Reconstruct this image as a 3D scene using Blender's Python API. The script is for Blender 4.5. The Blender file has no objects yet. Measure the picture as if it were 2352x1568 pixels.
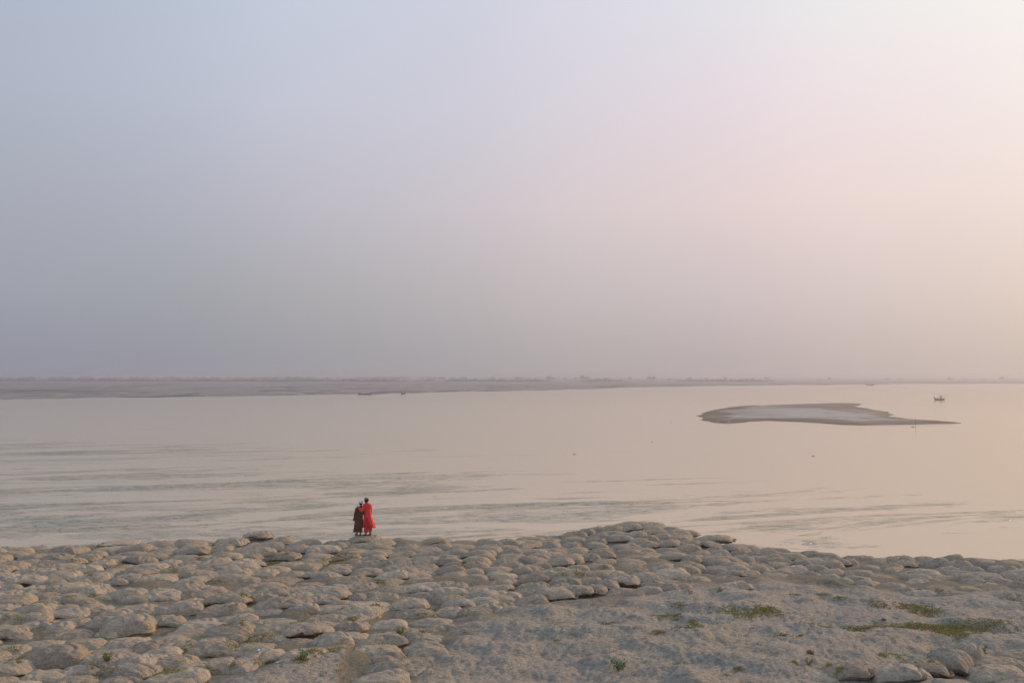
import bpy, bmesh, math, random, time
import numpy as np
from mathutils import Vector, Matrix
from mathutils.bvhtree import BVHTree
R = math.radians
rnd = random.Random(11)
C = bpy.context.scene.collection
sc = bpy.context.scene

# ------------------------------------------------------------------ camera
CAM_Z = 9.5
PITCH = 1.99
F = 2352 * 35 / 36.0            # focal length in pixels of a 2352 x 1568 reading of the photograph
cam = bpy.data.cameras.new("camera"); cam.lens = 35; cam.sensor_width = 36
cam.clip_start = 0.5; cam.clip_end = 40000
camo = bpy.data.objects.new("camera", cam); C.objects.link(camo)
camo.location = (0, 0, CAM_Z); camo.rotation_euler = (R(90 + PITCH), 0, 0)
sc.camera = camo
sc.cycles.use_denoising = True
sc.cycles.max_bounces = 6
sc.cycles.diffuse_bounces = 3
sc.cycles.glossy_bounces = 3
sc.cycles.volume_bounces = 2
sc.view_settings.view_transform = 'Standard'
sc.view_settings.look = 'None'
sc.view_settings.gamma = 1
sc.view_settings.use_curve_mapping = False
sc.view_settings.exposure = 0.0

# ------------------------------------------------------------------ sky and sun
SUN_AZ, SUN_EL = 58.0, 17.0      # azimuth to the right of the view, elevation
def lin(c):
    c = c / 255.0
    return c / 12.92 if c <= 0.04045 else ((c + 0.055) / 1.055) ** 2.4
world = bpy.data.worlds.new("World"); sc.world = world; world.use_nodes = True
wt = world.node_tree; wt.nodes.clear()
WN, WL = wt.nodes.new, wt.links.new
def wmath(op, a, b=None, c=None):
    n = WN('ShaderNodeMath'); n.operation = op
    for i, v in enumerate((a, b, c)):
        if v is None: continue
        if isinstance(v, (int, float)): n.inputs[i].default_value = v
        else: WL(v, n.inputs[i])
    return n.outputs[0]
tc = WN('ShaderNodeTexCoord'); sep = WN('ShaderNodeSeparateXYZ'); WL(tc.outputs['Generated'], sep.inputs[0])
az = wmath('ARCTAN2', sep.outputs[0], sep.outputs[1])
azf = wmath('MULTIPLY_ADD', az, 1 / (2 * math.pi), 0.5)
el = wmath('MULTIPLY', wmath('ARCSINE', sep.outputs[2]), 180 / math.pi)
AZ = [-180, -120, -60, -27.2, -14.4, 0, 14.4, 27.2, 58, 110, 180]
SKY = [
 (0.0,  [(144,149,164),(149,154,169),(138,141,156),(139,141,156),(149,149,158),(166,161,163),(182,170,168),(199,183,172),(216,190,168),(183,168,163),(144,149,164)]),
 (4.6,  [(152,159,176),(154,161,178),(156,160,173),(157,160,171),(166,166,171),(188,180,182),(206,192,192),(221,203,194),(236,209,195),(198,184,178),(152,159,176)]),
 (9.6,  [(160,169,187),(162,171,189),(166,171,181),(166,170,182),(182,181,192),(206,196,201),(226,208,206),(236,219,213),(247,227,216),(213,200,196),(160,169,187)]),
 (15.1, [(166,178,197),(168,180,200),(171,179,192),(174,180,195),(191,194,208),(208,204,214),(230,217,222),(241,231,228),(252,244,234),(222,213,212),(166,178,197)]),
 (21.0, [(170,184,206),(172,186,208),(171,183,201),(174,184,202),(192,200,215),(209,209,222),(228,227,231),(243,242,237),(252,250,246),(226,221,224),(170,184,206)]),
 (40.0, [(164,184,214),(166,186,216),(160,178,204),(160,178,202),(178,192,214),(192,202,220),(204,211,224),(214,218,226),(226,224,226),(208,211,222),(164,184,214)]),
 (90.0, [(196,206,224)] * 11),
]
col = None; prev = None
for e, cols in SKY:
    r = WN('ShaderNodeValToRGB'); r.color_ramp.interpolation = 'CARDINAL'
    els = r.color_ramp.elements
    for i, (a, c) in enumerate(zip(AZ, cols)):
        p = (a + 180) / 360
        x = els[0] if i == 0 else (els[1] if i == 1 else els.new(p))
        x.position = p
    for x, c in zip(els, cols): x.color = (lin(c[0]), lin(c[1]), lin(c[2]), 1)
    WL(azf, r.inputs[0])
    if col is None: col = r.outputs[0]
    else:
        mr = WN('ShaderNodeMapRange'); mr.interpolation_type = 'LINEAR'
        mr.inputs['From Min'].default_value = prev; mr.inputs['From Max'].default_value = e
        WL(el, mr.inputs['Value'])
        m = WN('ShaderNodeMix'); m.data_type = 'RGBA'
        WL(mr.outputs[0], m.inputs[0]); WL(col, m.inputs[6]); WL(r.outputs[0], m.inputs[7]); col = m.outputs[2]
    prev = e
nish = WN('ShaderNodeTexSky'); nish.sky_type = 'NISHITA'; nish.sun_disc = False
nish.sun_elevation = R(SUN_EL); nish.sun_rotation = R(SUN_AZ); nish.dust_density = 4; nish.air_density = 1.2
bg1 = WN('ShaderNodeBackground'); WL(col, bg1.inputs[0]); bg1.inputs[1].default_value = 1.08
bg2 = WN('ShaderNodeBackground'); WL(nish.outputs[0], bg2.inputs[0]); bg2.inputs[1].default_value = 0.05
mx = WN('ShaderNodeMixShader'); mx.inputs[0].default_value = 0.06
WL(bg1.outputs[0], mx.inputs[1]); WL(bg2.outputs[0], mx.inputs[2])
wo = WN('ShaderNodeOutputWorld'); WL(mx.outputs[0], wo.inputs[0])

sun = bpy.data.lights.new("sun", 'SUN'); sun.energy = 2.8; sun.angle = R(10); sun.color = (1.0, 0.62, 0.36)
suno = bpy.data.objects.new("sun", sun); C.objects.link(suno)
sd = Vector((math.sin(R(SUN_AZ)) * math.cos(R(SUN_EL)), math.cos(R(SUN_AZ)) * math.cos(R(SUN_EL)), math.sin(R(SUN_EL))))
suno.rotation_euler = sd.to_track_quat('Z', 'Y').to_euler(); suno.location = sd * 200

# ------------------------------------------------------------------ helpers
def tag(o, label=None, cat=None, group=None, kind=None):
    for k, v in (('label', label), ('category', cat), ('group', group), ('kind', kind)):
        if v: o[k] = v
    return o
def obj(name, me, mat=None, parent=None, loc=None):
    o = bpy.data.objects.new(name, me); C.objects.link(o)
    if mat: me.materials.append(mat)
    if parent: o.parent = parent
    if loc is not None: o.location = loc
    return o
def empty(name, loc=(0, 0, 0), rz=0):
    o = bpy.data.objects.new(name, None); C.objects.link(o); o.location = loc; o.rotation_euler = (0, 0, rz)
    o.empty_display_size = 0.2
    return o
def mesh(name, V, Fc, smooth=True):
    """V (n,3) array, Fc (m,k) int array or list of faces"""
    me = bpy.data.meshes.new(name)
    if isinstance(Fc, np.ndarray):
        n, k = Fc.shape
        me.vertices.add(len(V)); me.vertices.foreach_set('co', np.asarray(V, np.float32).ravel())
        me.loops.add(n * k); me.loops.foreach_set('vertex_index', Fc.astype(np.int32).ravel())
        me.polygons.add(n); me.polygons.foreach_set('loop_start', np.arange(0, n * k, k, dtype=np.int32))
        me.update(calc_edges=True)
    else:
        me.from_pydata([tuple(v) for v in V], [], Fc)
    me.polygons.foreach_set('use_smooth', [smooth] * len(me.polygons)); me.update()
    return me
def gridfaces(nr, nc, wrap=False):
    r, c = np.meshgrid(np.arange(nr - 1), np.arange(nc if wrap else nc - 1), indexing='ij')
    c2 = (c + 1) % nc
    return np.stack([r * nc + c, r * nc + c2, (r + 1) * nc + c2, (r + 1) * nc + c], -1).reshape(-1, 4)

def hsh(ix, iy, seed):
    h = (ix.astype(np.int64) * 374761393 + iy.astype(np.int64) * 668265263 + seed * 1442695041) & 0xFFFFFFFF
    h = ((h ^ (h >> 13)) * 1274126177) & 0xFFFFFFFF
    h = (h ^ (h >> 16)) & 0xFFFFFF
    return h / float(0xFFFFFF)
def vnoise(x, y, seed=0):
    x = np.asarray(x, float); y = np.asarray(y, float)
    xi = np.floor(x); yi = np.floor(y); fx = x - xi; fy = y - yi
    fx = fx * fx * fx * (fx * (fx * 6 - 15) + 10); fy = fy * fy * fy * (fy * (fy * 6 - 15) + 10)
    a = hsh(xi, yi, seed); b = hsh(xi + 1, yi, seed); c = hsh(xi, yi + 1, seed); d = hsh(xi + 1, yi + 1, seed)
    return (a + (b - a) * fx) * (1 - fy) + (c + (d - c) * fx) * fy - 0.5
def fbm(x, y, seed=0, octv=3):
    s = 0; a = 1.0
    for o in range(octv):
        s = s + a * vnoise(x * 2 ** o + 17.3 * o, y * 2 ** o - 9.1 * o, seed + o); a *= 0.5
    return s

# ------------------------------------------------------------------ riverbank surface (world metres)
def ray(px, py):
    a = math.atan2(py - 784, F) ; s = math.hypot(F, py - 784)
    e = R(PITCH) - a
    hx = (px - 1176) / s
    return Vector((hx, math.cos(e), math.sin(e)))
def on_plane(px, py, z):
    d = ray(px, py); t = (z - CAM_Z) / d.z
    return d.x * t, d.y * t
CRESTPX = [(-900,1262),(-300,1258),(0,1256),(130,1256),(240,1252),(330,1247),(420,1243),(560,1238),(600,1238),(720,1248),(780,1246),(840,1243),
           (930,1244),(1050,1243),(1150,1240),(1250,1234),(1350,1222),(1430,1211),(1500,1213),(1560,1224),(1650,1245),(1750,1259),(1850,1269),
           (1950,1277),(2050,1279),(2150,1281),(2250,1286),(2352,1289),(2700,1298),(3300,1305)]
BASE = 3.35
_e = [on_plane(px, py, BASE) for px, py in CRESTPX]
EX = np.array([-200.0] + [p[0] for p in _e] + [200.0]); EY = np.array([_e[0][1] + 8] + [p[1] for p in _e] + [_e[-1][1] - 4])
def base_h(x, y):
    x = np.asarray(x, float); y = np.asarray(y, float)
    yb = np.interp(x, EX, EY)
    z = BASE + 0.26 * fbm(x / 5.5, y / 5.5, 5, 2) + 0.03 * np.clip((24 - y) / 8, 0, 1)
    over = np.maximum(0, y - yb + 0.25)
    z = z - 0.62 * np.where(over < 0.8, over * over / 1.6, over - 0.4)
    return np.maximum(z, -1.2)
def on_ground(px, py):
    x, y = on_plane(px, py, BASE)
    for _ in range(6):
        z = float(base_h(x, y)); x, y = on_plane(px, py, z)
        yb = float(np.interp(x, EX, EY)) - 0.3
        if y > yb: x, y = x * yb / y, yb
    return x, y, float(base_h(x, y))
def to_px(p):
    """direction of a place from the camera, used only to write labels and choose which bags are modelled singly"""
    x, y, z = p; dz = z - CAM_Z; c, s = math.cos(R(PITCH)), math.sin(R(PITCH))
    f = y * c + dz * s; u = -y * s + dz * c
    return 1176 + F * x / f, 784 - F * u / f, f
# line in the sand below which the bags lie wholly buried
BURYPX = [(-400,1900),(600,1900),(770,1590),(800,1490),(1100,1436),(1240,1404),(1400,1392),(1560,1362),(1800,1356),(2000,1362),(2150,1372),(2352,1376),(2900,1390)]
_b = [on_plane(px, py, BASE) for px, py in BURYPX]
def bag_zone(x, y):
    """metres into the bag field (positive) from the buried line"""
    return y - np.interp(x, [p[0] for p in sorted(_b)], [p[1] for p in sorted(_b)])

# ------------------------------------------------------------------ materials
class NT:
    def __init__(s, name):
        s.m = bpy.data.materials.new(name); s.m.use_nodes = True; s.t = s.m.node_tree; s.b = s.t.nodes['Principled BSDF']
    def n(s, t, **k):
        x = s.t.nodes.new(t)
        for a, v in k.items(): setattr(x, a, v)
        return x
    def l(s, a, b): s.t.links.new(a, b)
    def coord(s, kind='Object', scale=(1, 1, 1)):
        if kind == 'World':
            o = s.n('ShaderNodeNewGeometry').outputs['Position']
        else: o = s.n('ShaderNodeTexCoord').outputs[kind]
        mp = s.n('ShaderNodeMapping'); mp.inputs['Scale'].default_value = scale; s.l(o, mp.inputs[0]); return mp.outputs[0]
    def noise(s, co, scale, detail=4, rough=0.55, dist=0.0):
        x = s.n('ShaderNodeTexNoise'); x.inputs['Scale'].default_value = scale; x.inputs['Detail'].default_value = detail
        x.inputs['Roughness'].default_value = rough; x.inputs['Distortion'].default_value = dist; s.l(co, x.inputs['Vector']); return x.outputs[0]
    def ramp(s, fac, stops, interp='LINEAR'):
        r = s.n('ShaderNodeValToRGB'); r.color_ramp.interpolation = interp; e = r.color_ramp.elements
        for i, (p, c) in enumerate(stops):
            x = e[0] if i == 0 else (e[1] if i == 1 else e.new(p)); x.position = p
        for x, (p, c) in zip(e, stops): x.color = (*c, 1) if len(c) == 3 else c
        s.l(fac, r.inputs[0]); return r.outputs[0]
    def mix(s, f, a, b, mode='MIX'):
        m = s.n('ShaderNodeMix', data_type='RGBA', blend_type=mode)
        for i, v in ((0, f), (6, a), (7, b)):
            if isinstance(v, (int, float)): m.inputs[i].default_value = v
            elif isinstance(v, tuple): m.inputs[i].default_value = (*v, 1)
            else: s.l(v, m.inputs[i])
        return m.outputs[2]
    def math(s, op, a, b=None):
        m = s.n('ShaderNodeMath', operation=op)
        for i, v in enumerate((a, b)):
            if v is None: continue
            if isinstance(v, (int, float)): m.inputs[i].default_value = v
            else: s.l(v, m.inputs[i])
        return m.outputs[0]
    def bump(s, h, strength, dist, nrm=None):
        b = s.n('ShaderNodeBump'); b.inputs['Strength'].default_value = strength; b.inputs['Distance'].default_value = dist
        s.l(h, b.inputs['Height'])
        if nrm is not None: s.l(nrm, b.inputs['Normal'])
        s.l(b.outputs[0], s.b.inputs['Normal']); return b.outputs[0]
    def out(s, col=None, rough=0.9, spec=0.2):
        if isinstance(col, tuple): s.b.inputs['Base Color'].default_value = (*col, 1)
        elif col is not None: s.l(col, s.b.inputs['Base Color'])
        s.b.inputs['Roughness'].default_value = rough; s.b.inputs['Specular IOR Level'].default_value = spec
        return s.m
def plain(name, c, rough=0.8, spec=0.25, var=0.25, scale=12.0):
    n = NT(name); f = n.noise(n.coord(), scale, 4)
    d = tuple(v * (1 - var) for v in c); h = tuple(min(1, v * (1 + var)) for v in c)
    n.bump(f, 0.3, 0.01)
    return n.out(n.ramp(f, [(0.3, d), (0.7, h)]), rough, spec)

# sand with grey silt, pinkish dry crust, small dark litter and thin moss
n = NT('sand'); w = n.coord('World')
a = n.noise(w, 0.55, 5, 0.6); b = n.noise(n.coord('World', (1, 1.3, 1)), 10, 6, 0.82, 0.3); c = n.noise(w, 22, 4, 0.7)
c1 = n.ramp(a, [(0.35, (0.36, 0.355, 0.325)), (0.65, (0.44, 0.40, 0.325))])
c2 = n.ramp(b, [(0.37, (0.15, 0.15, 0.15)), (0.47, (0.34, 0.312, 0.262)), (0.60, (0.66, 0.585, 0.475))])
cc = n.mix(0.55, c1, c2)
cc = n.mix(n.ramp(c, [(0.28, (0.45,) * 3), (0.42, (0, 0, 0))]), cc, (0.12, 0.105, 0.085))
ms = n.noise(n.coord('World', (0.7, 1.3, 1)), 1.3, 6, 0.72)
cc = n.mix(n.ramp(ms, [(0.60, (0, 0, 0)), (0.72, (0.55,) * 3)]), cc, (0.135, 0.13, 0.055))
at = n.n('ShaderNodeAttribute'); at.attribute_name = 'soil_gap_shade'
cc = n.mix(n.math('MULTIPLY', at.outputs['Fac'], 0.62), cc, n.ramp(ms, [(0.42, (0.19, 0.16, 0.125)), (0.6, (0.17, 0.16, 0.09))]))  # earth and moss between bags, painted dark to deepen shade in the gaps
h = n.math('ADD', n.math('MULTIPLY', b, 1.0), n.math('MULTIPLY', c, 0.25))
d4 = n.noise(w, 9, 4, 0.7); h = n.math('ADD', h, n.math('MULTIPLY', d4, 0.7)); n.bump(h, 1.0, 0.10)
M_SAND = n.out(cc, 0.95, 0.1)

def bag_mat(name, moss):
    n = NT(name); w = n.coord('World'); o = n.coord('Object')
    a = n.noise(w, 0.8, 3, 0.5); b = n.noise(w, 10, 7, 0.8); c = n.noise(w, 45, 3, 0.8)
    oi = n.n('ShaderNodeObjectInfo')
    c1 = n.ramp(a, [(0.38, (0.33, 0.295, 0.24)), (0.62, (0.50, 0.40, 0.285))])
    c2 = n.ramp(b, [(0.36, (0.155, 0.135, 0.108)), (0.46, (0.38, 0.325, 0.25)), (0.60, (0.60, 0.51, 0.39))])
    cc = n.mix(0.5, c1, c2)
    cc = n.mix(n.ramp(c, [(0.34, (0.7,) * 3), (0.50, (0, 0, 0))]), cc, (0.15, 0.125, 0.10))
    v = n.n('ShaderNodeHueSaturation'); n.l(cc, v.inputs['Color'])
    mr = n.n('ShaderNodeMapRange'); mr.inputs['To Min'].default_value = 0.80; mr.inputs['To Max'].default_value = 1.15
    n.l(oi.outputs['Random'], mr.inputs[0]); n.l(mr.outputs[0], v.inputs['Value']); cc = v.outputs[0]
    ms = n.noise(n.coord('World', (0.8, 1.4, 1)), 2.1, 6, 0.75)
    cc = n.mix(n.ramp(ms, [(0.60 - moss, (0, 0, 0)), (0.74 - moss, (0.6,) * 3)]), cc, (0.15, 0.135, 0.055))
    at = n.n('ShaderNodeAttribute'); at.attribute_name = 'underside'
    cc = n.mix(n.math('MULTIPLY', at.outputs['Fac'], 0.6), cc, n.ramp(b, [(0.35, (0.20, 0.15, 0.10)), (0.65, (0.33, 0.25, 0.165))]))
    wr = n.noise(n.coord('Object', (2.0, 7, 4)), 2.2, 4, 0.5, 0.8); fg = n.noise(w, 38, 4, 0.75)
    h = n.math('ADD', n.math('MULTIPLY', wr, 0.8), n.math('MULTIPLY', fg, 0.35))
    n.bump(h, 1.0, 0.075)
    return n.out(cc, 0.93, 0.12)
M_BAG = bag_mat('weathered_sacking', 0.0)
M_SEAM = plain('seam_sacking', (0.16, 0.125, 0.085), 0.95, 0.05, 0.45, 25)

# turbid river water with ripple fields
n = NT('river_water'); 
rot = n.n('ShaderNodeMapping'); rot.inputs['Rotation'].default_value = (0, 0, R(-19)); n.l(n.coord('World'), rot.inputs[0])
st2 = n.n('ShaderNodeMapping'); st2.inputs['Scale'].default_value = (0.034, 0.17, 1); n.l(rot.outputs[0], st2.inputs[0])
p1 = n.noise(st2.outputs[0], 1.0, 7, 0.74, 1.0)
p2 = n.noise(n.coord('World', (0.008, 0.02, 1)), 1.0, 3, 0.5)
sp = n.n('ShaderNodeSeparateXYZ'); n.l(n.coord('World'), sp.inputs[0])
nb = n.n('ShaderNodeMapRange'); nb.inputs['From Min'].default_value = 58; nb.inputs['From Max'].default_value = 95
nb.inputs['To Min'].default_value = 0.05; nb.inputs['To Max'].default_value = 0; n.l(sp.outputs[1], nb.inputs[0])
fa = n.n('ShaderNodeMapRange'); fa.inputs['From Min'].default_value = 125; fa.inputs['From Max'].default_value = 190
fa.inputs['To Min'].default_value = 0; fa.inputs['To Max'].default_value = -0.14; n.l(sp.outputs[1], fa.inputs[0])
le = n.n('ShaderNodeMapRange'); le.inputs['From Min'].default_value = -60; le.inputs['From Max'].default_value = 40
le.inputs['To Min'].default_value = 0.06; le.inputs['To Max'].default_value = -0.065; n.l(sp.outputs[0], le.inputs[0])
mk = n.math('ADD', n.math('MULTIPLY', p1, 0.6), n.math('MULTIPLY', p2, 0.4))
for q in (nb, fa, le): mk = n.math('ADD', mk, q.outputs[0])
mask = n.ramp(mk, [(0.535, (0.0,) * 3), (0.62, (1,) * 3)])
r1 = n.noise(n.coord('World', (0.9, 1.9, 1)), 1.0, 3, 0.65, 0.5)
r2 = n.noise(n.coord('World', (2.6, 4.6, 1)), 1.0, 2, 0.6, 0.3)
hh = n.math('ADD', n.ramp(r1, [(0.50, (0,) * 3), (0.68, (1,) * 3)]), n.math('MULTIPLY', r2, 0.4))
hh = n.math('MULTIPLY', hh, mask)
n.bump(hh, 1.0, 0.22)
pc = n.mix(n.math('MULTIPLY', mask, 0.85), n.ramp(p2, [(0.3, (0.43, 0.36, 0.245)), (0.7, (0.47, 0.385, 0.255))]), (0.23, 0.27, 0.23))  # ripple patches painted darker teal to stand for their weaker sky reflection
bn = n.b.inputs['Normal'].links[0].from_socket; n.t.nodes.remove(n.b)
df = n.n('ShaderNodeBsdfDiffuse'); n.l(pc, df.inputs[0]); n.l(bn, df.inputs['Normal'])
gl = n.n('ShaderNodeBsdfGlossy'); gl.inputs[0].default_value = (1.0, 0.94, 0.85, 1); gl.inputs['Roughness'].default_value = 0.11; n.l(bn, gl.inputs['Normal'])
fr = n.n('ShaderNodeFresnel'); fr.inputs['IOR'].default_value = 1.6; n.l(bn, fr.inputs['Normal'])
ms_ = n.n('ShaderNodeMixShader'); n.l(fr.outputs[0], ms_.inputs[0]); n.l(df.outputs[0], ms_.inputs[1]); n.l(gl.outputs[0], ms_.inputs[2])
n.l(ms_.outputs[0], n.t.nodes['Material Output'].inputs['Surface']); M_WATER = n.m

n = NT('far_sand'); s1 = n.noise(n.coord('World', (0.022, 0.009, 1)), 1.0, 7, 0.70, 0.4); s2 = n.noise(n.coord('World', (0.03, 0.12, 1)), 1.0, 4, 0.6)
cc = n.ramp(s1, [(0.42, (0.03, 0.04, 0.06)), (0.47, (0.12, 0.12, 0.13)), (0.51, (0.34, 0.28, 0.22)), (0.545, (0.10, 0.105, 0.12)), (0.60, (0.24, 0.215, 0.19))])
cc = n.mix(n.ramp(s2, [(0.35, (0.6,) * 3), (0.5, (0, 0, 0))]), cc, (0.13, 0.13, 0.12))
M_FAR = n.out(cc, 0.8, 0.3)
n = NT('bar_sand'); s1 = n.noise(n.coord('World', (0.035, 0.03, 1)), 1.0, 5, 0.6, 0.6); s2 = n.noise(n.coord('World', (0.25, 0.9, 1)), 1.0, 4, 0.6)
sp = n.n('ShaderNodeSeparateXYZ'); n.l(n.coord('World'), sp.inputs[0])
at = n.n('ShaderNodeAttribute'); at.attribute_name = 'dry'
cc = n.ramp(s1, [(0.42, (0.12, 0.088, 0.060)), (0.52, (0.165, 0.125, 0.09)), (0.60, (0.21, 0.17, 0.135))])
cc = n.mix(at.outputs['Fac'], cc, n.ramp(s1, [(0.42, (0.27, 0.255, 0.24)), (0.56, (0.36, 0.345, 0.335))]))
cc = n.mix(n.ramp(s2, [(0.38, (0.5,) * 3), (0.5, (0, 0, 0))]), cc, (0.14, 0.125, 0.11))
wet = n.n('ShaderNodeMapRange'); wet.inputs['From Min'].default_value = 0.02; wet.inputs['From Max'].default_value = 0.13
wet.inputs['To Min'].default_value = 1; wet.inputs['To Max'].default_value = 0; n.l(sp.outputs[2], wet.inputs[0])
cc = n.mix(wet.outputs[0], cc, (0.09, 0.068, 0.05))
M_BAR = n.out(cc, 0.8, 0.3)

M_GRASS = None
n = NT('grass_blades'); g = n.noise(n.coord('World'), 1.6, 4, 0.7)
g2 = n.noise(n.coord('World'), 40, 2, 0.6)
cc = n.ramp(g, [(0.38, (0.36, 0.26, 0.10)), (0.52, (0.37, 0.33, 0.09)), (0.70, (0.24, 0.25, 0.08))])
cc = n.mix(n.ramp(g2, [(0.35, (0.6,) * 3), (0.6, (0, 0, 0))]), cc, (0.06, 0.07, 0.02))
M_GRASS = n.out(cc, 0.8, 0.1)
M_WEED = plain('weed_leaf', (0.15, 0.18, 0.055), 0.7, 0.2, 0.35, 9)
M_STEM = plain('weed_stem', (0.10, 0.11, 0.04), 0.8)
M_TREE = plain('far_foliage', (0.045, 0.055, 0.035), 0.9, 0.1, 0.4, 0.5)
M_TRUNK = plain('trunk_bark', (0.09, 0.07, 0.05), 0.95, 0.1)
M_SKIN = plain('brown_skin', (0.16, 0.078, 0.045), 0.55, 0.35, 0.1)
M_HAIR = plain('black_hair', (0.016, 0.012, 0.011), 0.6, 0.3)
M_WOOD = plain('dark_boat_wood', (0.045, 0.036, 0.03), 0.7, 0.3)
M_WOODT = plain('tan_boat_wood', (0.22, 0.14, 0.06), 0.7, 0.3)
M_MAT = plain('woven_mat', (0.09, 0.075, 0.06), 0.9)
M_BIRDW = plain('white_feathers', (0.62, 0.62, 0.6), 0.8, 0.2, 0.05)
M_BIRDD = plain('dark_feathers', (0.05, 0.05, 0.05), 0.8)
M_REED = plain('bamboo', (0.10, 0.09, 0.07), 0.7)

# ------------------------------------------------------------------ list of bags seen one by one (x0, x1, y0, y1 in the 2352 reading)
A = lambda x0, x1, y0, y1, yaw=6, st='', note='': (x0 * .14648, x1 * .14648, 1338.5 + y0 * .14648, 1338.5 + y1 * .14648, yaw, st, note)
B = lambda x0, x1, y0, y1, yaw=4, st='', note='': (344.5 + x0 * .14648, 344.5 + x1 * .14648, 1338.5 + y0 * .14648, 1338.5 + y1 * .14648, yaw, st, note)
Cc = lambda x0, x1, y0, y1, yaw=0, st='', note='': (689 + x0 * .14648, 689 + x1 * .14648, 1338.5 + y0 * .14648, 1338.5 + y1 * .14648, yaw, st, note)
D = lambda x0, x1, y0, y1, yaw=-8, st='', note='': (2009.8 + x0 * .1455, 2009.8 + x1 * .1455, 1366.6 + y0 * .1455, 1366.6 + y1 * .1455, yaw, st, note)
Z3 = lambda x0, x1, y0, y1, yaw=0, st='', note='': (574.2 + x0 * .2685, 574.2 + x1 * .2685, 1177.1 + y0 * .2685, 1177.1 + y1 * .2685, yaw, st, note)
Z4 = lambda x0, x1, y0, y1, yaw=-5, st='', note='': (1148.4 + x0 * .2685, 1148.4 + x1 * .2685, 1177.1 + y0 * .2685, 1177.1 + y1 * .2685, yaw, st, note)
Z5 = lambda x0, x1, y0, y1, yaw=-4, st='', note='': (1722.6 + x0 * .2676, 1722.6 + x1 * .2676, 1234.6 + y0 * .2676, 1234.6 + y1 * .2676, yaw, st, note)
L4 = lambda x0, x1, y0, y1, yaw=5, st='', note='': (x0 * .14648, x1 * .14648, 1205.8 + y0 * .14648, 1205.8 + y1 * .14648, yaw, st, note)
L5 = lambda x0, x1, y0, y1, yaw=0, st='', note='': (344.5 + x0 * .14648, 344.5 + x1 * .14648, 1194.4 + y0 * .14648, 1194.4 + y1 * .14648, yaw, st, note)
Z1 = lambda x0, x1, y0, y1, yaw=0, st='', note='': (746.5 + x0 * .10254, 746.5 + x1 * .10254, 1102.5 + y0 * .10254, 1102.5 + y1 * .10254, yaw, st, note)
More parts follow.
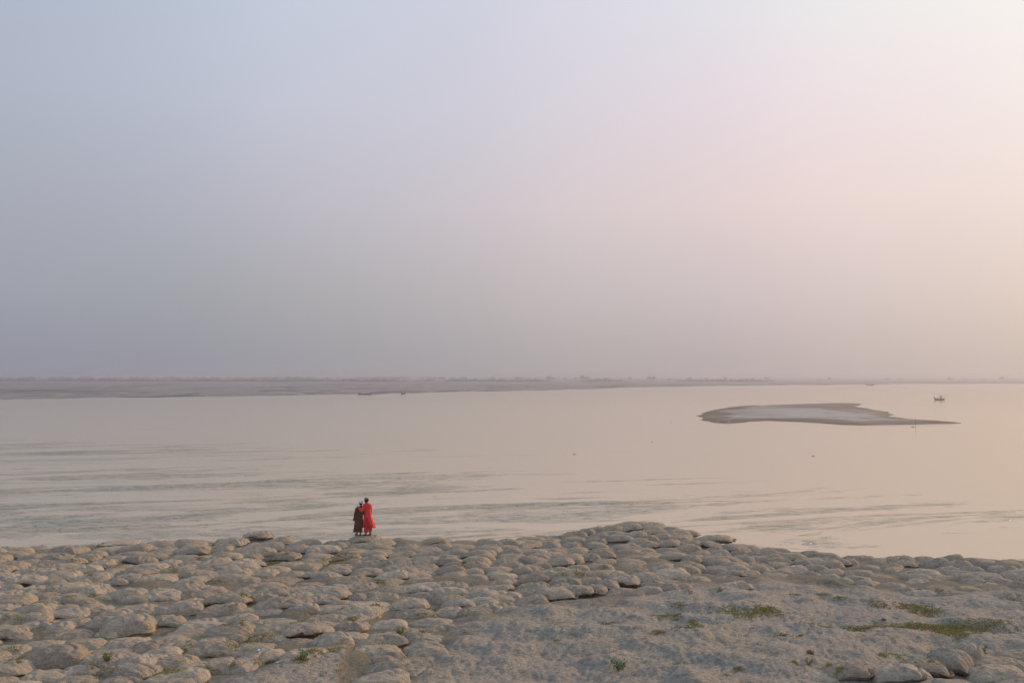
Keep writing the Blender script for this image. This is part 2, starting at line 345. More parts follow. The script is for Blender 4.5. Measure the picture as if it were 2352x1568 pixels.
BAGS = [
 A(350,1250,1000,1370,8,'box','largest boxy sandbag with torn left side in the lower left corner'),
 A(1240,1910,1040,1340,-14,'','plump sandbag with overhanging lip right of the largest boxy sandbag'),
 A(1500,2200,880,1130,6,'','pointed sandbag with torn front corner above the plump overhanging one'),
 A(2080,2480,890,1130,20,'','narrow sandbag tucked behind the pointed one with torn corner'),
 A(-90,260,640,850), A(250,880,560,740,10), A(860,1390,530,700,10), A(700,1420,740,900,15,'','long sandbag with hollow underside at lower left, tip pointing right'), A(300,980,880,1080,15),
 A(1000,1620,870,1020), A(1650,2340,520,830,9,'box','broad smooth sandbag with curled lower corner, largest one in the left middle foreground'), A(-50,290,950,1130), A(1200,1780,360,470),
 A(700,1360,430,550), A(60,740,455,680,10), A(1480,2050,440,560), A(330,1000,1310,1530,12,'','blunt sandbag against the front of the largest boxy sandbag'),
 A(-100,350,1290,1420), A(1080,1440,1300,1410), A(-100,450,1140,1290), A(-40,240,160,310), A(350,880,150,270),
 A(850,1390,130,270), A(780,1200,350,440), A(100,500,760,880), A(550,1100,690,790), A(1300,1680,590,720),
 A(1440,1950,720,860,-10), A(-60,110,1480,1600), A(250,760,30,150,12), A(0,330,0,125,10), A(440,1000,-60,70,12),
 A(1900,2330,150,300,10), A(1400,1800,170,270), A(-60,400,440,560,10), A(1250,1700,0,100,5),
 B(20,500,480,660), B(520,980,530,680), B(260,780,280,480,8,'','plump sandbag with long dark fold under its front edge, left middle'), B(-60,360,350,480), B(930,1540,140,370),
 B(1520,1950,130,290), B(600,950,250,370), B(1000,1650,500,640), B(1650,2200,350,520,-8), B(1250,1700,370,500),
 B(1680,2230,520,680), B(1300,1880,590,720), B(1850,2380,160,480), B(740,1240,840,990), B(1170,1440,780,930,20),
 B(40,700,1090,1350), B(480,790,1250,1400), B(810,1610,1120,1400,-5,'','wide lumpy sandbag at the bottom with dark grass along its front'), B(1190,1940,930,1120,0,'moss','mossy sandbag just above the scrap of white paper'),
 B(1600,1960,1010,1220,30), B(1970,2500,870,1010), B(820,1190,40,180,18), B(0,480,60,190), B(1490,2050,0,100,5), B(600,1100,30,150,15),
 Cc(-250,400,1010,1300,-8,'','broad sandbag at bottom centre left ending beside a green weed'), Cc(-150,150,250,490,10,'box'), Cc(-220,240,580,860,18), Cc(220,740,750,1050,25,'box','upright-tilted sandbag with open sewn mouth facing right, bottom centre'),
 Cc(520,1020,560,740,-8,'','sandbag with green grass strip on its top at bottom centre'), Cc(1030,1650,560,720), Cc(1300,2010,710,870,0,'','rightmost low sandbag beside the bright green weed, bottom centre'), Cc(1500,2120,420,550),
 Cc(700,1400,270,430,0,'','rounded sandbag with small green weed at its foot, middle ground'), Cc(450,850,260,370), Cc(1050,1520,170,320,15), Cc(100,650,150,330), Cc(640,1180,-30,140),
 Cc(220,720,0,150,0,'moss'), Cc(-100,250,20,130), Cc(130,880,370,480), Cc(1680,2080,130,235), Cc(1400,1850,210,330),
 Cc(650,1040,160,260),
 D(410,1060,1040,1290,-18,'','leftmost of three round sandbags in a row, bottom right corner'), D(860,1400,920,1230,-35,'box','middle and tallest of three round sandbags, bottom right corner'), D(1240,1640,840,1110,-35,'box','hindmost of three round sandbags, bottom right corner, with folded top seam'),
 D(1560,2300,1060,1240), D(420,820,1180,1400), D(1950,2500,920,1110), D(950,1240,340,490,-30,'','small sandbag with curled mouth above the big grass patch'), D(1060,1410,260,430,-15,'','upper of two small sandbags above the big grass patch'),
 D(1820,2110,680,790), D(-60,600,1190,1400), D(1500,2300,1230,1400), Z5(680,910,1100,1210), Z5(400,700,1150,1230),
 Z4(320,600,620,755,14,'','low sandbag with long dark lip, left end of the front row below the mound'), Z4(560,780,605,725,-8,'','sandbag with overhanging brown lip in front row below the mound'), Z4(740,890,600,700,-25), Z4(830,1000,560,660,-25), Z4(930,1160,525,630,-12), Z4(1110,1330,500,600,-5),
 Z4(1260,1600,465,590,14,'','long twisted sandbag raised above its neighbours below the mound'), Z4(1520,1700,435,525,-15), Z4(1150,1370,615,705), Z4(1310,1520,590,675), Z4(900,1210,650,745), Z4(1480,1800,520,605),
 Z4(1790,1950,370,480,-30,'','upended sandbag with rounded end facing the viewer, right of the mound'), Z4(1930,2050,380,460,-25), Z4(2040,2150,365,445,-25), Z4(1560,1710,355,435), Z4(510,700,355,430), Z4(660,840,340,415), Z4(380,610,385,460),
 Z4(720,960,425,500), Z4(250,430,415,475), Z4(540,750,435,515), Z4(270,520,480,570), Z4(130,280,450,515), Z4(150,360,525,590), Z4(460,620,460,545),
 Z4(1010,1310,50,132,-22,'','highest sandbag on the peak of the mound, knotted at its left tip'), Z4(1225,1400,65,132,-28,'','large smooth sandbag at the right shoulder of the mound peak'), Z4(1130,1220,68,125,-25), Z4(1045,1140,80,125,-25), Z4(975,1060,88,135,-25), Z4(890,1010,98,145,-25), Z4(790,900,115,160,-20),
 Z4(680,800,135,185,-20), Z4(600,745,155,205,-15), Z4(1685,1960,165,250,-15,'','dark fronted loose sandbag on the skyline right of the mound'), Z4(1405,1535,120,170,-15), Z4(1530,1690,135,190,-15), Z4(1120,1235,150,215,-25,'','sandbag with dark end face just below the mound peak'), Z4(1210,1430,125,185),
 Z4(1990,2210,232,290,-5), Z4(2200,2360,265,320,-8), Z4(150,300,160,205), Z4(290,430,152,195), Z4(930,1150,165,220), Z4(1280,1460,175,230),
 L4(1660,2160,130,205,2,'flat','flattened empty sack on the skyline at far left'), L5(-80,440,180,290,-3,'','sandbag with dark front on the skyline, right of the flattened empty sack'), L5(400,860,180,287,2,'','smooth pale sandbag on the skyline with knotted right end'), L5(1080,1240,220,280), L5(1130,1490,250,400,-20,'','dark fronted sandbag lying askew below the folded skyline sack'),
 L5(1470,1840,180,300,0,'','pale sandbag directly under the folded skyline sack'), L5(1490,1880,108,230,-14,'flat','folded dark edged sack draped highest on the left skyline'), L5(1850,2150,220,290,0),
 L5(460,880,425,570,0,'','smooth upright sandbag over a dark gap, left of the stacked column'), L5(500,950,370,480,0), L5(930,1300,470,570,-8), L5(1000,1290,400,480,-5), L5(1000,1350,345,430,-5), L5(850,1250,530,620), L5(310,760,520,630,6), L5(180,660,605,700,6),
 L5(1510,1890,255,340), L5(1500,1900,335,430), L5(1270,1720,400,520,8), L5(1420,1960,420,560,12), L5(1210,1720,505,640), L5(1880,2340,470,640,-3), L5(1830,2340,640,760), L5(1690,2170,690,830,-8,'moss','mossy topped sandbag right of the stacked column on the left'),
 L5(1990,2420,780,900), L5(1490,2030,950,1080,0), L5(1690,2220,870,1010,8,'','pointed sandbag with pale underside tip reaching right, left of the middle'), L5(1200,1700,850,1000,10), L5(1450,1970,750,880,5),
 Z1(130,600,1195,1330,-10,'','sandbag with pointed left tip beside the bag the children stand on'), Z1(590,1190,1195,1370,0,'stand','broad sandbag that the two children stand on'), Z1(1450,1810,1195,1320,0), Z1(320,830,1300,1420,0), Z1(1080,1600,1270,1390,-5), Z1(0,300,1280,1400,-5),
 Z1(490,1010,1395,1530,4), Z1(0,480,1375,1520,0), Z1(920,1370,1360,1440,0),
 Z5(550,750,85,150), Z5(820,1055,85,140,-3,'','dark rimmed sandbag on the right skyline, left one of the pair'), Z5(1145,1390,80,130,-2,'','dark rimmed sandbag on the right skyline, right one of the pair'), Z5(1390,1590,100,150), Z5(1590,1720,120,160), Z5(1840,2010,140,180), Z5(2010,2160,155,195),
 Z5(2120,2310,185,270), Z5(100,320,75,150), Z5(-20,240,100,180), Z5(350,530,65,115), Z5(430,610,105,165), Z5(240,460,125,190),
 Z5(540,730,160,215), Z5(740,920,180,225), Z5(1220,1410,180,245), Z5(580,800,255,330), Z5(1100,1290,215,275), Z5(1660,1830,140,215), Z5(1860,2090,165,225),
]
placed = []        # dict per bag
for (x0, x1, y0, y1, yaw, st, note) in BAGS:
    cx = (x0 + x1) / 2
    gx, gy, gz = on_ground(cx, y1)
    d = gy; ppm = F / d; k = (CAM_Z - gz) * F / d ** 2
    wpx = (x1 - x0) / ppm
    ay = abs(yaw)
    L = min(1.38, max(0.62, wpx * (1.06 if ay < 20 else 1.15)))
    L *= 1.12; W = min(1.0, max(0.52, L * 0.76))
    e = ((y1 - y0) - W * 0.75 * k) / ppm
    e = min(0.31, max(0.11, e * 1.0))
    if st == 'box': e = max(e, 0.28)
    T = 0.27 if st != 'flat' else 0.10
    if st == 'box': T = 0.42
    if st == 'flat': e = 0.19
    if 'draped' in note: e = 0.36; T = 0.24; W *= 0.8
    if 'directly under' in note: e = 0.30
    if st == 'stand': e = 0.27
    if x0 > 1850 and y1 > 1500: e = min(0.44, max(0.25, e * 1.55))
    if st == 'box' and note and x0 < 300: e = 0.38; W *= 1.1
    yc = gy + W * 0.42
    placed.append(dict(x=(cx - 1176) / F * (yc * 1.0) * 1.0 if False else gx * yc / gy, y=yc, L=L, W=W, T=T, e=e, yaw=yaw, st=st, note=note, hand=True))
HX = np.array([b['x'] for b in placed]); HY = np.array([b['y'] for b in placed])
HL = np.array([b['L'] for b in placed]); HW = np.array([b['W'] for b in placed])
# the rest of the field, laid in columns that run out towards the river
mounds = []
ix = 0; x = -30.0
while x < 30:
    pitch = 0.97 if x < -2 else 0.83
    y = 15.0 + rnd.random() * 0.7
    yb = float(np.interp(x, EX, EY))
    while y < yb + 3.2:
        if rnd.random() < 0.03: y += 0.4; continue
        bx = x + rnd.gauss(0, 0.11) + 0.12 * math.sin(y * 0.6 + ix); by = y + rnd.gauss(0, 0.09)
        y += 0.66
        if abs(bx) > by * 0.60 + 2: continue
        q = ((HX - bx) / (HL * 0.5 + 0.22)) ** 2 + ((HY - by) / (HW * 0.5 + 0.10)) ** 2
        if q.min() < 0.74: continue
        z = float(bag_zone(bx, by))
        nz = float(fbm(bx / 2.5, by / 2.5, 40, 2))
        e = 0.155 + 0.11 * nz + rnd.gauss(0, 0.045) - 0.10 * max(0, min(1, (2.6 - z) / 3.4))
        if z < 0 and rnd.random() < 0.97: e -= 0.12
        if e < 0.075:
            mounds.append((bx, by, 0.05 + 0.15 * rnd.random(), rnd.gauss(0, 20))); continue
        e = min(e, 0.30)
        L = rnd.uniform(1.08, 1.36) if x < -2 else rnd.uniform(0.92, 1.2)
        yaw = rnd.gauss(6 if x < -2 else -7, 13)
        if rnd.random() < 0.13: yaw += rnd.choice((-40, 40))
        placed.append(dict(x=bx, y=by, L=L, W=L * rnd.uniform(0.64, 0.78), T=rnd.uniform(0.25, 0.32), e=e, yaw=yaw, st='', note='', hand=False))
    x += pitch; ix += 1

# ------------------------------------------------------------------ riverbank mesh
ys = [-40, -25, -12, -4, 2, 6, 9, 11]; y = 12.5
while y < 17: ys.append(y); y += 0.14
while y < 47: ys.append(y); y += 0.0023 * y
while y < 62: ys.append(y); y += 1.0
ys = np.array(ys)
ss = np.concatenate([-np.geomspace(6.0, 0.64, 40)[:-1], np.linspace(-0.62, 0.62, 900), np.geomspace(0.64, 6.0, 40)[1:]])
YY, SS = np.meshgrid(ys, ss, indexing='ij')
XX = SS * np.maximum(YY, 15.0)
ZZ = base_h(XX, YY)
near = (YY > 12) & (YY < 50)
dep = np.clip((np.interp(XX, EX, EY) + 1 - YY) / 2, 0, 1)
zone = bag_zone(XX, YY)
open_ = np.clip((1.2 - zone) / 2.5, 0, 1)
ZZ = ZZ - 0.06 * np.clip(zone / 1.5, 0, 1)
ZZ = ZZ + dep * (0.025 + 0.045 * open_) * fbm(XX / 0.9, YY / 0.9, 21, 3)
foot = 0.5 * fbm(XX / 0.24, YY / 0.30, 31, 2) + 0.7 * fbm(XX / 0.11, YY / 0.16, 37, 2)
ZZ = ZZ + dep * (0.014 + 0.035 * open_) * (foot - 0.5 * np.abs(foot))
def add_bump(x, y, L, W, yaw, amp, p=1.3):
    global ZZ
    r = L * 0.95
    i0, i1 = np.searchsorted(ys, (y - r, y + r))
    if i1 <= i0: return
    ym = max(y, 15); j0, j1 = np.searchsorted(ss, ((x - r) / ym - 0.06, (x + r) / ym + 0.06))
    xs_ = XX[i0:i1, j0:j1] - x; y_ = YY[i0:i1, j0:j1] - y
    c, s = math.cos(R(yaw)), math.sin(R(yaw))
    u = (xs_ * c + y_ * s) / (L * 0.56); v = (-xs_ * s + y_ * c) / (W * 0.60)
    q = (np.abs(u) ** 2.6 + np.abs(v) ** 2.6)
    ZZ[i0:i1, j0:j1] += amp * np.exp(-q * p)
for b in placed:
    if not (b['hand'] and b['x'] > 4 and b['y'] < 22): add_bump(b['x'], b['y'], b['L'], b['W'], b['yaw'], b['e'] * (0.22 if b['e'] > .14 else 0.6))
for (mx_, my_, h_, yw) in mounds: add_bump(mx_, my_, 1.0, 0.7, yw, h_, 1.0)
me = mesh('riverbank', np.stack([XX, YY, ZZ], -1).reshape(-1, 3), gridfaces(len(ys), len(ss)))
ca = me.color_attributes.new('soil_gap_shade', 'FLOAT_COLOR', 'POINT')
so_ = (np.clip(zone / 1.2 + 0.3 + 1.2 * fbm(XX / 1.3, YY / 1.3, 55, 2), 0, 1) * dep).ravel()
ca.data.foreach_set('color', np.stack([so_, so_, so_, np.ones_like(so_)], -1).astype(np.float32).ravel())
ground = tag(obj('riverbank_ground', me, M_SAND), 'sandy riverbank with footprints, silt and thin moss below the sandbags', kind='structure')

# river
rx = np.concatenate([np.linspace(-9000, -400, 20), np.linspace(-300, 300, 40), np.linspace(400, 9000, 20)])
ry = np.concatenate([[-60, 0, 30], np.linspace(34, 300, 30), np.geomspace(330, 9000, 20)])
RX, RY = np.meshgrid(rx, ry)
me = mesh('river', np.stack([RX, RY, np.zeros_like(RX)], -1).reshape(-1, 3), gridfaces(len(ry), len(rx)), False)
tag(obj('river_water', me, M_WATER), 'calm wide river with darker wind ripples reflecting the dusk sky', kind='structure')

# far bank: a heightfield laid out by bearing and distance
SHORE = [(-1500,921),(-400,918),(0,917),(560,910),(870,905),(1148,898.5),(1350,893),(1550,887.5),(1900,883.5),(2100,881.5),(2352,881.2),(3200,880),(4200,879)]
_s = [on_plane(px, py, 0) for px, py in SHORE]
sb = [math.atan2(p[0], p[1]) for p in _s]; sr = [math.hypot(*p) for p in _s]
be = np.linspace(R(-62), R(62), 700); di = np.geomspace(230, 8900, 260)
DD, BE = np.meshgrid(di, be, indexing='ij')
FX, FY = DD * np.sin(BE), DD * np.cos(BE)
shore = np.interp(BE, sb, sr) * (1 + 0.035 * fbm(BE * 26, DD / 160, 60, 4) + 0.02 * fbm(BE * 120, DD / 60, 66, 2))
dist = DD - shore
FZ = np.clip(dist * 0.012, -0.8, 0.55) + 0.25 * np.clip(dist / 200, 0, 1) * fbm(FX / 90, FY / 60, 70, 3)
sc2 = 1650 + 60 * fbm(BE * 8, BE * 0, 80, 3)
FZ = FZ + 1.1 * np.clip((DD - sc2) / 25, 0, 1) * np.clip((R(16) - BE) / R(10), 0, 1)
me = mesh('far_bank', np.stack([FX, FY, FZ], -1).reshape(-1, 3), gridfaces(len(di), len(be)))
tag(obj('far_riverbank_ground', me, M_FAR), 'flat hazy sand plain across the river with silty streaks', kind='structure')

# sandbar island
ISL = [(160,270),(200,250),(300,228),(430,210),(700,203),(1000,193),(1190,192),(1260,194),(1215,207),(1250,220),(1340,232),(1400,242),(1430,250),(1450,262),(1490,265),
       (1440,272),(1500,285),(1600,300),(1760,310),(1925,323),(1700,328),(1450,333),(1250,335),(1100,330),(950,320),(800,310),(650,305),(520,310),(420,320),(350,325),(270,320),(200,305),(180,285)]
P = np.array([on_plane(1550.4 + zx * .3408, 861.3 + zy * .3408, 0) for zx, zy in ISL])
gx = np.arange(P[:, 0].min() - 8, P[:, 0].max() + 8, 0.7); gy = np.arange(P[:, 1].min() - 8, P[:, 1].max() + 8, 0.9)
GX, GY = np.meshgrid(gx, gy)
inside = np.zeros(GX.shape, bool); dm = np.full(GX.shape, 1e9)
for i in range(len(P)):
    (ax, ay), (bx, by) = P[i], P[(i + 1) % len(P)]
    cond = ((ay > GY) != (by > GY)) & (GX < (bx - ax) * (GY - ay) / (by - ay + 1e-12) + ax); inside ^= cond
    t = np.clip(((GX - ax) * (bx - ax) + (GY - ay) * (by - ay)) / ((bx - ax) ** 2 + (by - ay) ** 2), 0, 1)
    dm = np.minimum(dm, np.hypot(GX - ax - t * (bx - ax), (GY - ay - t * (by - ay))))
sdist = np.where(inside, dm, -dm) + 1.6 * fbm(GX / 5, GY / 5, 90, 4)
GZ = np.where(sdist > 0, 0.32 * (1 - np.exp(-sdist / 1.6)) + 0.012 * sdist.clip(0, 14), sdist * 0.2).clip(-0.6, 2) + 0.08 * inside * fbm(GX / 6, GY / 9, 95, 3) * np.clip(sdist / 4, 0, 1)
me = mesh('sandbar', np.stack([GX, GY, GZ], -1).reshape(-1, 3), gridfaces(len(gy), len(gx)))
_t = (GX - P[:, 0].min()) / (P[:, 0].max() - P[:, 0].min())
pal = np.clip((sdist - 5.0 + 5 * fbm(GX / 9, GY / 14, 97, 4)) / 2.5, 0, 1) * np.clip((0.62 - _t + 0.5 * fbm(GX / 14, GY / 30, 98, 4)) / 0.12, 0.25, 1)
ca = me.color_attributes.new('dry', 'FLOAT_COLOR', 'POINT')
ca.data.foreach_set('color', np.stack([pal, pal, pal, np.ones_like(pal)], -1).astype(np.float32).ravel())
tag(obj('sandbar_ground', me, M_BAR), 'low sandbar island with brown wet rim and long pointed right tail', kind='structure')

# ------------------------------------------------------------------ trees across the river
def leafcrown(rs, w, h, nclump, nleaf, flat=0.0):
    V = []; Fa = []
    for k in range(nclump):
        a = rs.random() * 6.28; rr = math.sqrt(rs.random()) * w * 0.5
        c = Vector((rr * math.cos(a), rr * math.sin(a), h * (0.45 + 0.5 * rs.random() * (1 - 0.6 * (rr / (w * .5)) ** 2))))
        s = w * rs.uniform(0.10, 0.2)
        for j in range(nleaf):
            p = c + Vector((rs.gauss(0, s), rs.gauss(0, s), rs.gauss(0, s * 0.7)))
            q = s * rs.uniform(0.35, 0.7)
            u = Vector((rs.gauss(0, 1), rs.gauss(0, 1), rs.gauss(0, 1))).normalized() * q
            v = u.orthogonal().normalized() * q * 0.7
            i = len(V); V += [p - u, p + v, p + u, p - v]; Fa.append((i, i + 1, i + 2, i + 3))
    return V, Fa
def limbs(rs, h, r):
    bm = bmesh.new()
    def seg(p, q, r0, r1):
        d = (q - p); L = d.length
        m = Matrix.Translation((p + q) / 2) @ d.to_track_quat('Z', 'Y').to_matrix().to_4x4()
        bmesh.ops.create_cone(bm, cap_ends=True, segments=7, radius1=r0, radius2=r1, depth=L, matrix=m)
    top = Vector((0, 0, h * 0.5)); seg(Vector((0, 0, -0.3)), top, r, r * 0.6)
    for k in range(4):
        a = k * 1.57 + rs.random(); q = top + Vector((math.cos(a) * h * .22, math.sin(a) * h * .22, h * .28)); seg(top - Vector((0, 0, h * .1)), q, r * .5, r * .2)
    me = bpy.data.meshes.new('trunk'); bm.to_mesh(me); bm.free(); return me
rs = random.Random(5)
def on_far(px, d):
    b = math.atan2(px - 1176, F); return Vector((d * math.tan(b), d, 0.5))
TREES = [(1560,5.5),(1590,4),(1640,7),(1655,5),(1700,4),(1742,7),(1758,5),(1795,4),(1830,4.5),(1852,8),(1870,6),(1905,4),(1930,4.5),(2010,5),(2075,7),(2088,6),(2140,4),(2205,5),(2260,4.5),(2320,5)]
TREES = [(x * .7 + 40, h) for x, h in TREES] + [(1500, 5), (1622, 4), (1760, 6), (1905, 5), (2040, 4), (2180, 5), (2300, 6)]
EDGE = []
for i, (px, h) in enumerate(TREES):
    d = rs.uniform(1900, 2300)
    t = empty('distant_tree', on_far(px, d)); w_ = h * rs.uniform(1.1, 1.6); hh_ = h * 1.25
    V, Fa = leafcrown(rs, w_, hh_, 16, 26); obj('crown', mesh('crown', V, Fa, False), M_TREE, t)
    obj('trunk', limbs(rs, hh_, 0.25), M_TRUNK, t)
    wide = 'broad' if w_ > h * 1.4 else ('round' if w_ > h * 1.25 else 'narrow'); tall = 'tall' if h >= 6 else ('small' if h < 4.6 else 'middling')
    EDGE.append((px, t, f'{tall} {wide}'))
EDGE.sort(key=lambda q: q[0])
ORD = ['', 'first', 'second', 'third', 'fourth', 'fifth', 'sixth', 'seventh', 'eighth', 'ninth', 'tenth', 'eleventh', 'twelfth', 'thirteenth', 'fourteenth', 'fifteenth', 'sixteenth', 'seventeenth', 'eighteenth', 'nineteenth', 'twentieth',
       'twenty-first', 'twenty-second', 'twenty-third', 'twenty-fourth', 'twenty-fifth', 'twenty-sixth', 'twenty-seventh', 'twenty-eighth', 'twenty-ninth', 'thirtieth']
for i, (px, t, s) in enumerate(EDGE):
    tag(t, f'{s} hazy tree on the far horizon, {ORD[i + 1]} lone tree from the left', 'tree', 'lone trees on the far horizon')
V = []; Fa = []
for k in range(420):
    px = rs.uniform(-500, 1900) if k < 330 else rs.uniform(-500, 700); d = 1600 + rs.gauss(0, 14); p = on_far(px, d)
    if float(fbm(px / 140, d / 400, 140, 2)) < -0.25: continue
    v, f = leafcrown(rs, rs.uniform(14, 30), rs.uniform(1.0, 1.5), 8, 9); o = len(V)
    V += [Vector((q.x, q.y, q.z * .5)) + p for q in v]; Fa += [tuple(i + o for i in ff) for ff in f]
tag(obj('far_scrub', mesh('far_scrub', V, Fa, False), M_TREE), 'thin dark line of scrub along a farther channel bank', 'scrub', kind='stuff')
V = []; Fa = []
for k in range(360):
    px = rs.uniform(-700, 1150) if k < 260 else rs.uniform(1100, 3000)
    h = rs.uniform(3.0, 6.2) if px < 1100 else rs.uniform(1.6, 3.0)
    p = on_far(px, rs.uniform(2050, 2900)); v, f = leafcrown(rs, h * 2.4, h * 1.1, 9, 12); o = len(V)
    V += [q + p for q in v]; Fa += [tuple(i + o for i in ff) for ff in f]
tag(obj('far_tree_belt', mesh('far_tree_belt', V, Fa, False), M_TREE), 'low hazy belt of trees along the horizon beyond the river', 'trees', kind='stuff')

# ------------------------------------------------------------------ sandbags
def pillow(seed, nr, nt, style=''):
    """unit bag: length along x, |x|<=.5, width |y|<=.5, thickness 1 (top .62, bottom -.38)"""
    rs = np.random.RandomState(seed)
    n_ = 4.2 if style != 'box' else 5
    th = np.linspace(0, 2 * math.pi, nt, endpoint=False)
    ct, st_ = np.cos(th), np.sin(th)
    Rr = 1 / (np.abs(ct) ** n_ + np.abs(st_) ** n_) ** (1 / n_)
    Rr = Rr * (1 + 0.035 * np.sin(2 * th + rs.rand() * 6) + 0.03 * np.sin(3 * th + rs.rand() * 6) + 0.012 * np.sin(7 * th + rs.rand() * 6))
    Rr = Rr * (1 + 0.07 * np.abs(np.sin(2 * th)) ** 3 * (0.5 + 0.8 * np.sin(th + rs.rand() * 6)))
    tp = rs.uniform(-.32, .32)
    rr = np.sin(np.linspace(0, 1, nr) * math.pi / 2) ** 0.9
    sl = rs.uniform(-.28, .28); sl2 = rs.uniform(-.15, .15)
    pw = 0.46 if style != 'box' else 0.40
    ph = rs.rand(8) * 6.28
    V = []
    def surf(r, top):
        X = 0.5 * r[:, None] * Rr * ct; Y = 0.5 * r[:, None] * Rr * st_
        Y = Y * (1 - tp * 2 * X * np.abs(2 * X))
        t = np.clip(1 - r[:, None] ** 2.3, 0, 1) ** pw * np.ones_like(X)
        t = t * (1 + sl * 2 * X + sl2 * 2 * Y) * (1 + 0.16 * fbm(X * 3.1 + seed * 3.7, Y * 2.6, seed, 2))
        edge = r[:, None] ** 3
        wr = np.sin(Y * 34 + 6 * X + ph[0] + 2.2 * np.sin(X * 9 + ph[1])) * edge * (np.abs(ct) > 0.45) * 0.07
        wr += np.sin(X * 26 + ph[2] + 2.5 * np.sin(Y * 8 + ph[3])) * 0.022
        wr += -0.12 * np.exp(-(((X - .28 * np.sign(sl)) * 1.0 + 0.5 * Y + .05 * np.sin(Y * 14 + ph[1])) / 0.028) ** 2) * (rs.rand() < .7) * (r[:, None] < .95)
        wr += -0.16 * np.exp(-((X * math.cos(ph[4]) + Y * math.sin(ph[4]) - 0.1) / 0.035) ** 2) * (rs.rand() < .6) * (r[:, None] < .93)
        rg = 1 - 2 * np.abs(fbm(X * 3.4 + seed, Y * 5.5 - seed, seed + 9, 3))
        wr = wr + 0.08 * (rg - 0.75) + 0.05 * fbm(X * 9, Y * 12, seed + 4, 2)
        Z = (t * 0.60 if top else -t * 0.48) + wr * np.clip(t * 3, 0, 1)
        Z = Z + 0.10 * np.sin(th * 2 + ph[5]) * edge + 0.05 * np.sin(th * 5 + ph[6]) * edge - 0.20 * edge * (0.35 + np.abs(2 * X))
        if not top: Z = np.minimum(Z, -0.02 - 0.20 * edge * (0.35 + np.abs(2 * X)) + 0.10 * np.sin(th * 2 + ph[5]) * edge + 0.05 * np.sin(th * 5 + ph[6]) * edge)
        return np.stack([X, Y, Z], -1)
    top = surf(rr, True); bot = surf(rr[::-1], False)
    ring = top[-1].copy(); ring[:, 0] *= 1.05; ring[:, 1] *= 1.06; ring[:, 2] -= 0.03 + 0.05 * np.sin(th * 9 + ph[7])
    G = np.concatenate([top, ring[None], bot], 0)
    return G.reshape(-1, 3), gridfaces(G.shape[0], nt, True), ring, th
VAR = []
for s in range(14):
    V, Fc, ring, th = pillow(100 + s, 24, 84, 'box' if s in (12, 13) else '')
    VAR.append((V, Fc, ring, th))
LOW = [pillow(100 + s, 8, 26) for s in range(12)]
def seam_mesh(var, side, L, W, T):
    """thin crumpled sewn lip along one stretch of the bag's edge"""
    V, Fc, ring, th = VAR[var]
    k = len(th); c = {'right': 0, 'front': k * 3 // 4, 'left': k // 2}[side]; half = k // 6
    idx = [(c + j) % k for j in range(-half, half + 1)]
    rs = random.Random(var * 7 + len(side)); pts = []
    for m, i in enumerate(idx):
        f = math.sin(math.pi * m / (len(idx) - 1)); r = ring[i]; out = Vector((r[0], r[1], 0)).normalized()
        p = Vector((r[0] * L, r[1] * W, r[2] * T)); wv = 0.02 * math.sin(m * 1.3) * math.sin(m * .37 + var) + rs.gauss(0, 0.005)
        a = p - out * 0.03 + Vector((0, 0, 0.012)); b = p + out * (0.025 + 0.05 * f) + Vector((0, 0, 0.012 + wv * f)); 
        pts.append((a, b, b + Vector((0, 0, -0.016)) , a + Vector((0, 0, -0.03))))
    V2 = [q for r4 in pts for q in r4]; Fa = []
    for m in range(len(pts) - 1):
        for j in range(4): Fa.append((4 * m + j, 4 * m + (j + 1) % 4, 4 * m + 4 + (j + 1) % 4, 4 * m + 4 + j))
    Fa += [(0, 1, 2, 3), tuple(4 * (len(pts) - 1) + j for j in (3, 2, 1, 0))]
    return mesh('seam', V2, Fa)
FIXED = [(1.10, .80, .28), (1.28, .88, .30), (0.98, .72, .27)]
cache = {}; scache = {}
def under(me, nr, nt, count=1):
    """marks the lower panel of each bag, tinted browner"""
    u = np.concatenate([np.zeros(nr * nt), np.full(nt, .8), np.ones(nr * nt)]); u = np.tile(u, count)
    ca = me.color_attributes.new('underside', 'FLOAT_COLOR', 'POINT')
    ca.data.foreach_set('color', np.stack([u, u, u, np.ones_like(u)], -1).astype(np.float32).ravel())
def bag_mesh(var, L, W, T):
    key = (var, L, W, T)
    if key not in cache:
        V, Fc, _, _ = VAR[var]
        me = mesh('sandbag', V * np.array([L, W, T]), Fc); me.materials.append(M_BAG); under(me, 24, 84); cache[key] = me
    return cache[key]
for b in placed:
    z = float(base_h(b['x'], b['y'])); b['z'] = z; u, v, f = to_px((b['x'], b['y'], z + b['e'] / 2)); b['px'], b['py'] = u, v
    b['area'] = (b['L'] * F / f) * ((b['e'] + 0.05) * F / f + b['W'] * (CAM_Z - z) * F / f ** 2)
    b['seen'] = -20 < u < 2372 and v < 1600 and (b['hand'] or b['y'] < float(np.interp(b['x'], EX, EY)) + 0.6)
    if not b['hand'] and v > 1545: b['area'] *= 0.5
    if b['note']: b['area'] += 1e6
order = sorted([b for b in placed if b['seen']], key=lambda b: -b['area'])
single = order[:300]; ids = set(id(b) for b in single)
rest = [b for b in placed if id(b) not in ids]
